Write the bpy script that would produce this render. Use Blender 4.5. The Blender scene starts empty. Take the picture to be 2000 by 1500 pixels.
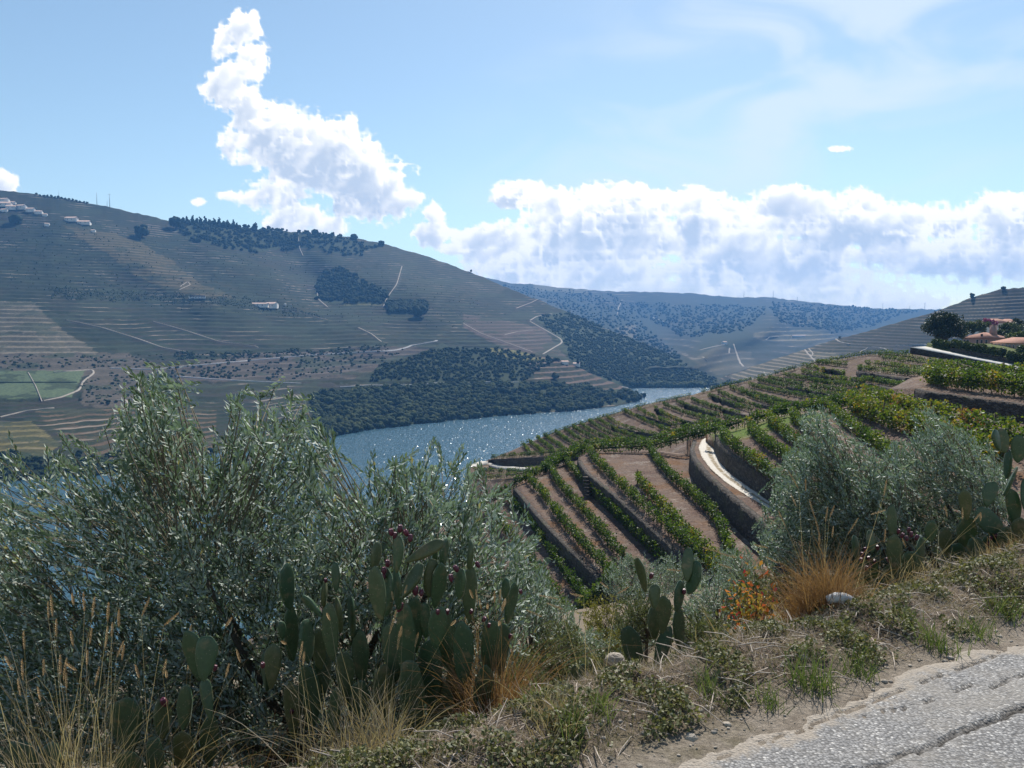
import bpy, math, random
import numpy as np
from mathutils import Vector, Matrix, Quaternion

sc = bpy.context.scene
COL = sc.collection
R = math.radians
# ------------------------------------------------------------------ camera
F = 1500.0                      # focal length in photo pixels (photo is 2000 px wide)
PITCH = math.atan(110.0 / F)
cam_d = bpy.data.cameras.new('camera'); cam = bpy.data.objects.new('camera', cam_d); COL.objects.link(cam)
cam_d.sensor_fit = 'HORIZONTAL'; cam_d.sensor_width = 36.0; cam_d.lens = 36.0 * F / 2000.0
cam_d.clip_start = 0.05; cam_d.clip_end = 60000.0
cam.location = (0, 0, 0); cam.rotation_euler = (math.pi / 2 - PITCH, 0, 0)
sc.camera = cam
sc.render.resolution_x, sc.render.resolution_y = 1024, 768
# ------------------------------------------------------------------ light
SUN_AZ, SUN_EL = R(17.0), R(47.0)          # azimuth measured from +Y towards +X
SUN_DIR = Vector((math.sin(SUN_AZ) * math.cos(SUN_EL), math.cos(SUN_AZ) * math.cos(SUN_EL), math.sin(SUN_EL)))
sl = bpy.data.lights.new('sun', 'SUN'); sl.energy = 5.0; sl.angle = R(0.53); sl.color = (1.0, 0.95, 0.88)
so = bpy.data.objects.new('sun', sl); COL.objects.link(so)
so.rotation_euler = SUN_DIR.to_track_quat('Z', 'Y').to_euler()
so.location = (0, 0, 60)

def pix_dir(px, py):
    c, s = math.cos(PITCH), math.sin(PITCH)
    x, u = px - 1000.0, 750.0 - py
    return Vector((x, F * c + u * s, u * c - F * s)).normalized()

world = bpy.data.worlds.new('World'); sc.world = world; world.use_nodes = True
wt = world.node_tree; wt.nodes.clear()
SKY_STRENGTH = 0.104

def N(t, kind, **kw):
    n = t.nodes.new(kind)
    for k, v in kw.items():
        setattr(n, k, v)
    return n

def val(sock, v):
    sock.default_value = v

def math_n(t, op, a, b=None, c=None, clamp=False):
    n = N(t, 'ShaderNodeMath', operation=op, use_clamp=clamp)
    for i, v in enumerate((a, b, c)):
        if v is None: continue
        if isinstance(v, (int, float)): n.inputs[i].default_value = v
        else: t.links.new(v, n.inputs[i])
    return n.outputs[0]

def maprange(t, v, a, b, c=0.0, d=1.0, smooth=True):
    n = N(t, 'ShaderNodeMapRange', interpolation_type='SMOOTHSTEP' if smooth else 'LINEAR')
    t.links.new(v, n.inputs['Value'])
    for nm, x in (('From Min', a), ('From Max', b), ('To Min', c), ('To Max', d)): n.inputs[nm].default_value = x
    return n.outputs[0]

def mixc(t, fac, a, b, mode='MIX'):
    n = N(t, 'ShaderNodeMix', data_type='RGBA', blend_type=mode)
    for s, v in ((n.inputs[0], fac), (n.inputs[6], a), (n.inputs[7], b)):
        if hasattr(v, 'is_linked') or hasattr(v, 'links'): t.links.new(v, s)
        elif isinstance(v, (int, float)): s.default_value = v
        else: s.default_value = (*v, 1.0)
    return n.outputs[2]

def azel(px, py):
    d = pix_dir(px, py)
    return math.atan2(d.x, d.y), math.asin(d.z)

def build_world():
    t = wt
    sky = N(t, 'ShaderNodeTexSky', sky_type='NISHITA', sun_disc=False)
    sky.sun_elevation = SUN_EL; sky.sun_rotation = SUN_AZ; sky.altitude = 200; sky.air_density = 1.0; sky.dust_density = 0.3; sky.ozone_density = 1.0
    tc = N(t, 'ShaderNodeTexCoord'); sep = N(t, 'ShaderNodeSeparateXYZ'); t.links.new(tc.outputs['Generated'], sep.inputs[0])
    az = math_n(t, 'ARCTAN2', sep.outputs[0], sep.outputs[1]); el = math_n(t, 'ARCSINE', sep.outputs[2])
    P = N(t, 'ShaderNodeCombineXYZ'); t.links.new(az, P.inputs[0]); t.links.new(el, P.inputs[1])
    # thin high veil
    mp = N(t, 'ShaderNodeMapping'); t.links.new(P.outputs[0], mp.inputs['Vector']); mp.inputs['Rotation'].default_value = (0, 0, R(-40)); mp.inputs['Scale'].default_value = (3.0, 9.0, 1)
    cn = N(t, 'ShaderNodeTexNoise', noise_dimensions='2D'); val(cn.inputs['Scale'], 1.5); val(cn.inputs['Detail'], 6.0); val(cn.inputs['Roughness'], 0.5); val(cn.inputs['Distortion'], 0.6); t.links.new(mp.outputs[0], cn.inputs['Vector'])
    a0, e0 = azel(1560, 170)
    mm = N(t, 'ShaderNodeMapping', vector_type='TEXTURE'); t.links.new(P.outputs[0], mm.inputs['Vector']); mm.inputs['Location'].default_value = (a0, e0, 0); mm.inputs['Scale'].default_value = (0.42, 0.17, 1); mm.inputs['Rotation'].default_value = (0, 0, R(14))
    ml = N(t, 'ShaderNodeVectorMath', operation='LENGTH'); t.links.new(mm.outputs[0], ml.inputs[0])
    veil = math_n(t, 'MULTIPLY', maprange(t, cn.outputs['Fac'], 0.36, 0.70), maprange(t, ml.outputs['Value'], 1.25, 0.3))
    veil = math_n(t, 'MULTIPLY', veil, 0.62)
    skyc = N(t, 'ShaderNodeVectorMath', operation='MULTIPLY'); t.links.new(sky.outputs[0], skyc.inputs[0]); skyc.inputs[1].default_value = (SKY_STRENGTH * 1.02, SKY_STRENGTH * 1.04, SKY_STRENGTH * .95)
    c1 = mixc(t, veil, skyc.outputs[0], (0.66, 0.72, 0.76))
    bg = N(t, 'ShaderNodeBackground'); t.links.new(c1, bg.inputs['Color']); bg.inputs['Strength'].default_value = 1.0
    out = N(t, 'ShaderNodeOutputWorld'); t.links.new(bg.outputs[0], out.inputs['Surface'])
build_world()
world.cycles.sampling_method = 'MANUAL'; world.cycles.sample_map_resolution = 512
vs = sc.view_settings
vs.view_transform = 'Standard'; vs.look = 'None'; vs.exposure = 0.46; vs.gamma = 1.0; vs.use_curve_mapping = False
cy = sc.cycles
cy.use_denoising = True; cy.denoiser = 'OPENIMAGEDENOISE'
cy.max_bounces = 6; cy.diffuse_bounces = 3; cy.glossy_bounces = 3; cy.transmission_bounces = 4; cy.volume_bounces = 0; cy.transparent_max_bounces = 12
cy.sample_clamp_indirect = 4.0
cy.caustics_reflective = False; cy.caustics_refractive = False

# ------------------------------------------------------------------ helpers
rng = np.random.default_rng(11); random.seed(5)

def at(px, py, Y):
    """point on the sight line of a photo pixel at world distance Y"""
    c, s = math.cos(PITCH), math.sin(PITCH)
    x = np.asarray(px, float) - 1000.0; u = 750.0 - np.asarray(py, float); Y = np.asarray(Y, float)
    dy = F * c + u * s; dz = u * c - F * s
    k = Y / dy
    return np.stack(np.broadcast_arrays(x * k, Y, dz * k), -1)

def atz(px, py, z):
    c, s = math.cos(PITCH), math.sin(PITCH)
    x = np.asarray(px, float) - 1000.0; u = 750.0 - np.asarray(py, float); z = np.asarray(z, float)
    dy = F * c + u * s; dz = u * c - F * s
    k = z / dz
    return np.stack(np.broadcast_arrays(x * k, dy * k, z), -1)

def _h(ix, iy, s):
    n = (ix * 374761393 + iy * 668265263 + s * 974634533) & 0xFFFFFFFF
    n = ((n ^ (n >> 13)) * 1274126177) & 0xFFFFFFFF
    return ((n ^ (n >> 16)) & 0xFFFF) / 65535.0

def vnoise(x, y, s=0):
    x = np.asarray(x, float); y = np.asarray(y, float)
    ix = np.floor(x).astype(np.int64); iy = np.floor(y).astype(np.int64)
    fx = x - ix; fy = y - iy; fx = fx * fx * (3 - 2 * fx); fy = fy * fy * (3 - 2 * fy)
    a = _h(ix, iy, s); b = _h(ix + 1, iy, s); c = _h(ix, iy + 1, s); d = _h(ix + 1, iy + 1, s)
    return (a * (1 - fx) + b * fx) * (1 - fy) + (c * (1 - fx) + d * fx) * fy

def fbm(x, y, o=4, s=0, g=0.5):
    t = 0; a = 1.0; tot = 0
    for i in range(o):
        t = t + a * vnoise(np.asarray(x) * 2 ** i, np.asarray(y) * 2 ** i, s + i * 17); tot += a; a *= g
    return t / tot

def interp(x, pts, k=1):
    p = np.array(pts, float)
    return np.interp(x, p[:, 0], p[:, k])

def inpoly(x, y, poly):
    x = np.asarray(x); y = np.asarray(y); r = np.zeros(np.broadcast(x, y).shape, bool)
    n = len(poly)
    for i in range(n):
        x0, y0 = poly[i]; x1, y1 = poly[(i + 1) % n]
        if y0 == y1: continue
        c = ((y0 > y) != (y1 > y)) & (x < (x1 - x0) * (y - y0) / (y1 - y0) + x0)
        r ^= c
    return r

ORG = {}
def mesh_data(name, V, faces, smooth=False, attrs=None, mats=None, midx=None):
    V = np.asarray(V, np.float32).reshape(-1, 3)
    groups = faces if isinstance(faces, list) else [faces]
    groups = [np.asarray(f, np.int32) for f in groups if len(f)]
    me = bpy.data.meshes.new(name)
    me.vertices.add(len(V)); me.vertices.foreach_set('co', V.ravel())
    loops = np.concatenate([f.ravel() for f in groups]) if groups else np.zeros(0, np.int32)
    starts = []; o = 0
    for f in groups:
        starts.append(o + np.arange(len(f)) * f.shape[1]); o += f.size
    starts = np.concatenate(starts) if starts else np.zeros(0, np.int32)
    me.loops.add(len(loops)); me.loops.foreach_set('vertex_index', loops)
    me.polygons.add(len(starts)); me.polygons.foreach_set('loop_start', starts.astype(np.int32))
    if smooth: me.polygons.foreach_set('use_smooth', np.ones(len(starts), bool))
    for m in (mats or []): me.materials.append(m)
    if midx is not None: me.polygons.foreach_set('material_index', np.asarray(midx, np.int32))
    for k, a in (attrs or {}).items():
        a = np.asarray(a, np.float32)
        if a.ndim == 1:
            at_ = me.attributes.new(k, 'FLOAT', 'POINT'); at_.data.foreach_set('value', a)
        else:
            if a.shape[1] == 3: a = np.concatenate([a, np.ones((len(a), 1), np.float32)], 1)
            at_ = me.attributes.new(k, 'FLOAT_COLOR', 'POINT'); at_.data.foreach_set('color', a.ravel())
    me.update(calc_edges=True); me.validate()
    return me

def tag(o, label=None, cat=None, group=None, kind=None):
    for k, v in (('label', label), ('category', cat), ('group', group), ('kind', kind)):
        if v: o[k] = v
    return o

def thing(name, label, cat, loc, group=None):
    o = bpy.data.objects.new(name, None); COL.objects.link(o); o.location = tuple(float(v) for v in loc); o.empty_display_size = 0.2
    ORG[o.name] = np.array(loc, float)
    return tag(o, label, cat, group)

def obj(name, V, faces, mat, parent=None, smooth=False, attrs=None, kind=None, midx=None):
    V = np.asarray(V, float).reshape(-1, 3)
    org = ORG[parent.name] if parent is not None else np.zeros(3)
    mats = mat if isinstance(mat, list) else [mat]
    me = mesh_data(name, V - org, faces, smooth, attrs, mats, midx)
    o = bpy.data.objects.new(name, me); COL.objects.link(o)
    if parent is not None: o.parent = parent
    ORG[o.name] = org
    if kind: o['kind'] = kind
    return o

def grid_faces(nu, nv, off=0):
    i = np.arange(nu - 1)[:, None]; j = np.arange(nv - 1)[None, :]
    a = (i * nv + j).ravel() + off
    return np.stack([a, a + nv, a + nv + 1, a + 1], -1)

class MB:
    """collects shapes into one mesh"""
    def __init__(s): s.V = []; s.Q = []; s.T = []; s.n = 0
    def add(s, V, Q=None, T=None):
        V = np.asarray(V, float).reshape(-1, 3)
        s.V.append(V)
        if Q is not None and len(Q): s.Q.append(np.asarray(Q) + s.n)
        if T is not None and len(T): s.T.append(np.asarray(T) + s.n)
        s.n += len(V)
    def box(s, c, size, rz=0.0, taper=1.0):
        h = np.array(size) / 2.0
        v = np.array([[x, y, z] for z in (-1, 1) for y in (-1, 1) for x in (-1, 1)], float)
        v[v[:, 2] > 0, :2] *= taper
        v = v * h; cs, sn = math.cos(rz), math.sin(rz)
        v = np.stack([v[:, 0] * cs - v[:, 1] * sn, v[:, 0] * sn + v[:, 1] * cs, v[:, 2]], -1) + np.array(c)
        s.add(v, [[0, 2, 3, 1], [4, 5, 7, 6], [0, 1, 5, 4], [2, 6, 7, 3], [0, 4, 6, 2], [1, 3, 7, 5]])
    def tube(s, pts, rad, sides=6, cap=True):
        P = np.asarray(pts, float); n = len(P); rad = np.broadcast_to(np.asarray(rad, float), (n,))
        d = np.gradient(P, axis=0); d /= np.linalg.norm(d, axis=1)[:, None] + 1e-9
        up = np.array([0, 0, 1.0]) if abs(d[0, 2]) < 0.9 else np.array([1.0, 0, 0])
        a = np.cross(d, up); a /= np.linalg.norm(a, axis=1)[:, None] + 1e-9; b = np.cross(d, a)
        th = np.arange(sides) * 2 * math.pi / sides
        ring = P[:, None, :] + rad[:, None, None] * (np.cos(th)[None, :, None] * a[:, None, :] + np.sin(th)[None, :, None] * b[:, None, :])
        i = np.arange(n - 1)[:, None]; j = np.arange(sides)[None, :]; k = (j + 1) % sides
        q = np.stack([i * sides + j, i * sides + k, (i + 1) * sides + k, (i + 1) * sides + j], -1).reshape(-1, 4)
        V = ring.reshape(-1, 3); T = []
        if cap:
            V = np.concatenate([V, P[:1], P[-1:]]); c0, c1 = n * sides, n * sides + 1
            T = [[c0, (x + 1) % sides, x] for x in range(sides)] + [[c1, (n - 1) * sides + x, (n - 1) * sides + (x + 1) % sides] for x in range(sides)]
        s.add(V, q, T)
    def faces(s):
        r = []
        if s.Q: r.append(np.concatenate(s.Q))
        if s.T: r.append(np.concatenate(s.T))
        return r
    def verts(s): return np.concatenate(s.V) if s.V else np.zeros((0, 3))
    def build(s, name, mat, parent=None, smooth=False, kind=None, attrs=None):
        return obj(name, s.verts(), s.faces(), mat, parent, smooth, attrs, kind)

def resample(P, step=None, n=None):
    P = np.asarray(P, float); d = np.r_[0, np.cumsum(np.linalg.norm(np.diff(P, axis=0), axis=1))]
    if n is None: n = max(2, int(d[-1] / step) + 1)
    t = np.linspace(0, d[-1], n)
    return np.stack([np.interp(t, d, P[:, k]) for k in range(P.shape[1])], -1)

def smooth_line(P, n=40, it=6):
    Q = resample(P, n=n)
    for _ in range(it):
        Q[1:-1] = 0.25 * Q[:-2] + 0.5 * Q[1:-1] + 0.25 * Q[2:]
    return Q

# ------------------------------------------------------------------ materials
def newmat(name):
    m = bpy.data.materials.new(name); m.use_nodes = True; t = m.node_tree
    b = t.nodes['Principled BSDF']; b.inputs['Roughness'].default_value = 0.9
    b.inputs['Specular IOR Level'].default_value = 0.25
    return m, t, b

def noise(t, scale, detail=4, rough=0.55, coord=None, dist=0.0):
    n = N(t, 'ShaderNodeTexNoise'); val(n.inputs['Scale'], scale); val(n.inputs['Detail'], detail); val(n.inputs['Roughness'], rough); val(n.inputs['Distortion'], dist)
    if coord is None: coord = N(t, 'ShaderNodeNewGeometry').outputs['Position']
    t.links.new(coord, n.inputs['Vector']); return n.outputs['Fac']

def ramp(t, fac, stops):
    r = N(t, 'ShaderNodeValToRGB'); t.links.new(fac, r.inputs[0]); e = r.color_ramp.elements
    while len(e) < len(stops): e.new(0.5)
    for i, (p, c) in enumerate(stops): e[i].position = p; e[i].color = (*c, 1)
    return r.outputs[0]

def bump(t, b, h, strength=0.4, dist=0.05):
    n = N(t, 'ShaderNodeBump'); val(n.inputs['Strength'], strength); val(n.inputs['Distance'], dist); t.links.new(h, n.inputs['Height']); t.links.new(n.outputs[0], b.inputs['Normal']); return n

def simple(name, col, rough=0.85, var=0.25, scale=3.0, bmp=0.0, bscale=None, spec=0.25, col2=None):
    m, t, b = newmat(name); b.inputs['Roughness'].default_value = rough; b.inputs['Specular IOR Level'].default_value = spec
    f = noise(t, scale, 5)
    c2 = col2 or tuple(min(1, c * (1 + var)) for c in col); c1 = tuple(c * (1 - var) for c in col)
    t.links.new(ramp(t, f, [(0.3, c1), (0.7, c2)]), b.inputs['Base Color'])
    if bmp: bump(t, b, noise(t, bscale or scale * 4, 4), bmp, 0.05)
    return m

def leafmat(name, c_dark, c_light, trans=0.35, rough=0.5, scale=2.0, spec=0.4, back=None, tcol=None):
    """thin leaf: diffuse + some light through it; colour varies leaf by leaf with the 'tint' attribute"""
    m, t, b = newmat(name); b.inputs['Roughness'].default_value = rough; b.inputs['Specular IOR Level'].default_value = spec
    a = N(t, 'ShaderNodeAttribute', attribute_name='tint')
    col = ramp(t, a.outputs['Fac'], [(0.0, c_dark), (1.0, c_light)])
    if back:
        gm = N(t, 'ShaderNodeNewGeometry'); col = mixc(t, gm.outputs['Backfacing'], col, back)
    t.links.new(col, b.inputs['Base Color'])
    tr = N(t, 'ShaderNodeBsdfTranslucent')
    if tcol: tr.inputs[0].default_value = (*tcol, 1)
    else: t.links.new(mixc(t, 1.0, col, (1.0, 1.0, 0.55), 'MULTIPLY'), tr.inputs[0])
    mx = N(t, 'ShaderNodeMixShader'); mx.inputs[0].default_value = trans
    t.links.new(b.outputs[0], mx.inputs[1]); t.links.new(tr.outputs[0], mx.inputs[2])
    t.links.new(mx.outputs[0], t.nodes['Material Output'].inputs['Surface'])
    return m
# ================================================================== sky dome with cumulus clouds, far outside the haze
# cumulus clouds: (photo x, photo y, half width px, half height px)
CLOUDS = [
    (482, 60, 26, 34), (436, 96, 26, 40), (486, 118, 34, 46), (455, 160, 44, 46), (478, 205, 44, 46), (500, 250, 42, 40),
    (548, 240, 46, 40), (590, 262, 48, 44), (560, 300, 60, 52), (640, 285, 52, 48), (625, 335, 78, 52), (690, 320, 54, 48), (735, 350, 56, 46), (700, 375, 84, 46), (780, 390, 40, 26), (690, 405, 64, 24),
    (478, 284, 46, 32), (480, 318, 40, 12), (545, 380, 62, 36), (590, 420, 62, 32), (640, 440, 44, 18),
    (783, 325, 28, 15), (450, 383, 30, 11), (388, 394, 18, 9), (846, 418, 22, 26), (852, 455, 34, 32), (890, 478, 36, 24),
    (1010, 378, 52, 22), (1075, 395, 58, 30), (1010, 430, 60, 14), (1135, 430, 78, 48), (960, 465, 70, 26), (1050, 500, 110, 46), (960, 520, 90, 34),
    (1165, 450, 60, 62), (1175, 520, 70, 60), (1200, 385, 90, 24), (1300, 392, 110, 30), (1230, 455, 110, 62), (1345, 430, 66, 48), (1410, 480, 100, 62), (1440, 415, 110, 30),
    (1540, 395, 80, 28), (1570, 430, 150, 44), (1500, 500, 150, 52), (1700, 450, 150, 40), (1790, 420, 70, 18), (1850, 440, 130, 36), (1960, 425, 90, 36), (2040, 430, 110, 50),
    (1560, 560, 190, 46), (1250, 550, 190, 44), (1080, 560, 130, 30), (1380, 590, 240, 26), (1680, 590, 190, 26), (1850, 495, 220, 44), (2150, 450, 160, 80), (2400, 460, 260, 70),
    (-6, 356, 34, 26), (1632, 291, 30, 9), (1790, 408, 40, 14), (-300, 330, 160, 60),
]

def cloud_dome():
    """a small 3D cloud field lit by the sun, integrated along the sight lines and stored on a dome 14 km away"""
    rgc = np.random.default_rng(4); st = 3.5; x0, y0 = -230.0, -30.0; nx, ny, nz = 730, 196, 60; dz = 5.0
    xs_ = x0 + st * np.arange(nx); ys_ = y0 + st * np.arange(ny); zs_ = dz * (np.arange(nz) - nz / 2)
    M = np.full((nx, ny, nz), -1.0, np.float32)
    def field(cx, cy_, cz):
        """smooth noise with the given cell sizes (px)"""
        a = rgc.random((int(nx * st / cx) + 3, int(ny * st / cy_) + 3, int(nz * dz / cz) + 3)).astype(np.float32)
        for ax, (n, stp, c) in enumerate(((nx, st, cx), (ny, st, cy_), (nz, dz, cz))):
            u = np.arange(n) * stp / c; i = u.astype(int); f = (u - i); f = (f * f * (3 - 2 * f)).astype(np.float32)
            sh = [1, 1, 1]; sh[ax] = n; f = f.reshape(sh); a = np.take(a, i, ax) * (1 - f) + np.take(a, i + 1, ax) * f
        return a
    for (px, py, rx, ry) in CLOUDS:
        rz = 0.5 * (min(rx, ry) + 22); cz = rgc.uniform(-18, 18) if px < 830 else rgc.uniform(-95, 95)
        i0, i1 = np.searchsorted(xs_, [px - rx * 1.9, px + rx * 1.9]); j0, j1 = np.searchsorted(ys_, [py - ry * 1.9, py + ry * 1.9])
        if i1 <= i0 or j1 <= j0: continue
        q = np.sqrt(((xs_[i0:i1, None, None] - px) / rx) ** 2 + ((ys_[None, j0:j1, None] - py) / ry) ** 2 + ((zs_[None, None, :] - cz) / (rz * 1.6)) ** 2)
        M[i0:i1, j0:j1] = np.maximum(M[i0:i1, j0:j1], (1 - q - (.42 if min(rx, ry) < 17 else 0)).astype(np.float32))
    fb = 0; tot = 0
    for k, (c, w) in enumerate(((70, .9), (36, 1.0), (19, .72), (10.5, .48), (6.0, .28))):
        f = field(c * 1.1, c, c); 
        if k >= 1: f = 1 - np.abs(2 * f - 1) ** 1.15           # billows
        fb = fb + f * w; tot += w
    fb = (fb - fb.mean()) / fb.std()
    D = np.clip((np.minimum(M, .5) * 1.7 - 0.02 + fb * .60) * 2.3, 0, 1); D[M <= -.95] = 0
    # light from above, right and behind: march row by row
    k_l = .055; tau = np.zeros((nx, nz), np.float32); L = np.zeros_like(D)
    for j in range(ny):
        sh = np.zeros_like(tau); sh[:-1, :-1] = tau[1:, 1:] * .42 + tau[:-1, 1:] * .28 + tau[1:, :-1] * .18 + tau[:-1, :-1] * .12
        tau = sh * .86 + D[:, j, :]; L[:, j, :] = .62 * np.exp(-tau * .30) + .38 * np.exp(-tau * .06)
    T = np.ones((nx, ny), np.float32); C = np.zeros((nx, ny), np.float32); W = np.zeros((nx, ny), np.float32)
    for z in range(nz):
        a = 1 - np.exp(-D[:, :, z] * .42); w = T * a; C += w * L[:, :, z]; W += w; T *= 1 - a
    lit = C / np.maximum(W, 1e-4); alpha = W
    sel = alpha > .5; left = xs_ < 830
    for side in (left, ~left):
        v = lit[side][sel[side]]; lo, hi = np.percentile(v, 4), np.percentile(v, 72); lit[side] = np.clip((lit[side] - lo) / (hi - lo), 0, 1.12)
    lit = lit ** .85
    sun_c = np.array([0.98, 0.95, 0.90]); sh_c = np.array([0.46, 0.53, 0.63])
    col = sh_c + (sun_c - sh_c) * np.clip(lit, 0, 1.08)[..., None]
    low = np.clip((ys_ - 430) / 230, 0, .75)[None, :, None]; col = col * (1 - low * .7) + np.array([0.78, 0.79, 0.79]) * low * .7
    alpha = np.clip(alpha * (1 - .35 * np.clip((ys_ - 470) / 160, 0, 1))[None, :], 0, 1)
    ed = np.minimum(np.clip((xs_ - x0) / 90, 0, 1), np.clip((xs_[-1] - xs_) / 90, 0, 1))[:, None]; alpha = alpha * ed
    X, Y = np.meshgrid(xs_, ys_, indexing='ij'); c_, s_ = math.cos(PITCH), math.sin(PITCH)
    dx, u = X - 1000.0, 750.0 - Y; V = np.stack([dx, F * c_ + u * s_, u * c_ - F * s_], -1); V = V / np.linalg.norm(V, axis=-1, keepdims=True) * 14000.0
    m = bpy.data.materials.new('cloud_light'); m.use_nodes = True; t = m.node_tree; t.nodes.clear()
    ca = N(t, 'ShaderNodeAttribute', attribute_name='cloud'); aa = N(t, 'ShaderNodeAttribute', attribute_name='cover')
    n1 = noise(t, 0.012, 5, .6)
    al = maprange(t, math_n(t, 'ADD', aa.outputs['Fac'], math_n(t, 'MULTIPLY', math_n(t, 'MULTIPLY', math_n(t, 'SUBTRACT', n1, .5), .9), math_n(t, 'MULTIPLY', aa.outputs['Fac'], math_n(t, 'SUBTRACT', 1.25, aa.outputs['Fac'])))), .03, .92)
    em = N(t, 'ShaderNodeEmission'); t.links.new(ca.outputs['Color'], em.inputs['Color']); tr = N(t, 'ShaderNodeBsdfTransparent'); mx = N(t, 'ShaderNodeMixShader')
    t.links.new(al, mx.inputs[0]); t.links.new(tr.outputs[0], mx.inputs[1]); t.links.new(em.outputs[0], mx.inputs[2]); o = N(t, 'ShaderNodeOutputMaterial'); t.links.new(mx.outputs[0], o.inputs['Surface'])
    m.cycles.emission_sampling = 'NONE'
    # leave out the cells that hold no cloud
    FQ = grid_faces(nx, ny); keep = (alpha.ravel()[FQ] > .004).any(1)
    obj('sky', V.reshape(-1, 3), FQ[keep], m, smooth=True, attrs={'cloud': col.reshape(-1, 3), 'cover': alpha.ravel()}, kind='structure')
cloud_dome()
# ================================================================== far landscape
RIVER_Z = -110.0
def land_material():
    m, t, b = newmat('hillside_land'); b.inputs['Roughness'].default_value = 0.95; b.inputs['Specular IOR Level'].default_value = 0.1
    ca = N(t, 'ShaderNodeAttribute', attribute_name='cover'); ha = N(t, 'ShaderNodeAttribute', attribute_name='level'); va = N(t, 'ShaderNodeAttribute', attribute_name='vine'); sa = N(t, 'ShaderNodeAttribute', attribute_name='step_m')
    f = math_n(t, 'FRACT', math_n(t, 'DIVIDE', ha.outputs['Fac'], sa.outputs['Fac']))
    wob = noise(t, 0.05, 3)
    f2 = math_n(t, 'ADD', f, math_n(t, 'MULTIPLY', math_n(t, 'SUBTRACT', wob, 0.5), 0.35))
    band = math_n(t, 'MULTIPLY', maprange(t, f2, 0.40, 0.50), maprange(t, f2, 1.10, 0.96))
    gaps = maprange(t, noise(t, 0.09, 4, 0.7), 0.28, 0.46)
    k = math_n(t, 'MULTIPLY', math_n(t, 'MULTIPLY', band, gaps), va.outputs['Fac'])
    vine = ramp(t, noise(t, 0.02, 4, 0.6), [(0.3, (0.010, 0.017, 0.006)), (0.5, (0.018, 0.027, 0.008)), (0.68, (0.036, 0.034, 0.011))])
    sp = noise(t, 0.35, 5, 0.7)
    soil = mixc(t, 1.0, ca.outputs['Color'], ramp(t, sp, [(0.25, (0.42, 0.44, 0.44)), (0.75, (1.45, 1.4, 1.3))]), 'MULTIPLY')
    pale = math_n(t, 'MULTIPLY', math_n(t, 'MULTIPLY', maprange(t, f2, 0.02, 0.08), maprange(t, f2, 0.34, 0.24)), maprange(t, noise(t, 0.012, 3, .6), .5, .62))
    soil = mixc(t, math_n(t, 'MULTIPLY', pale, va.outputs['Fac']), soil, (0.23, 0.19, 0.145))
    t.links.new(mixc(t, k, soil, vine), b.inputs['Base Color'])
    return m
M_land = land_material()

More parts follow.
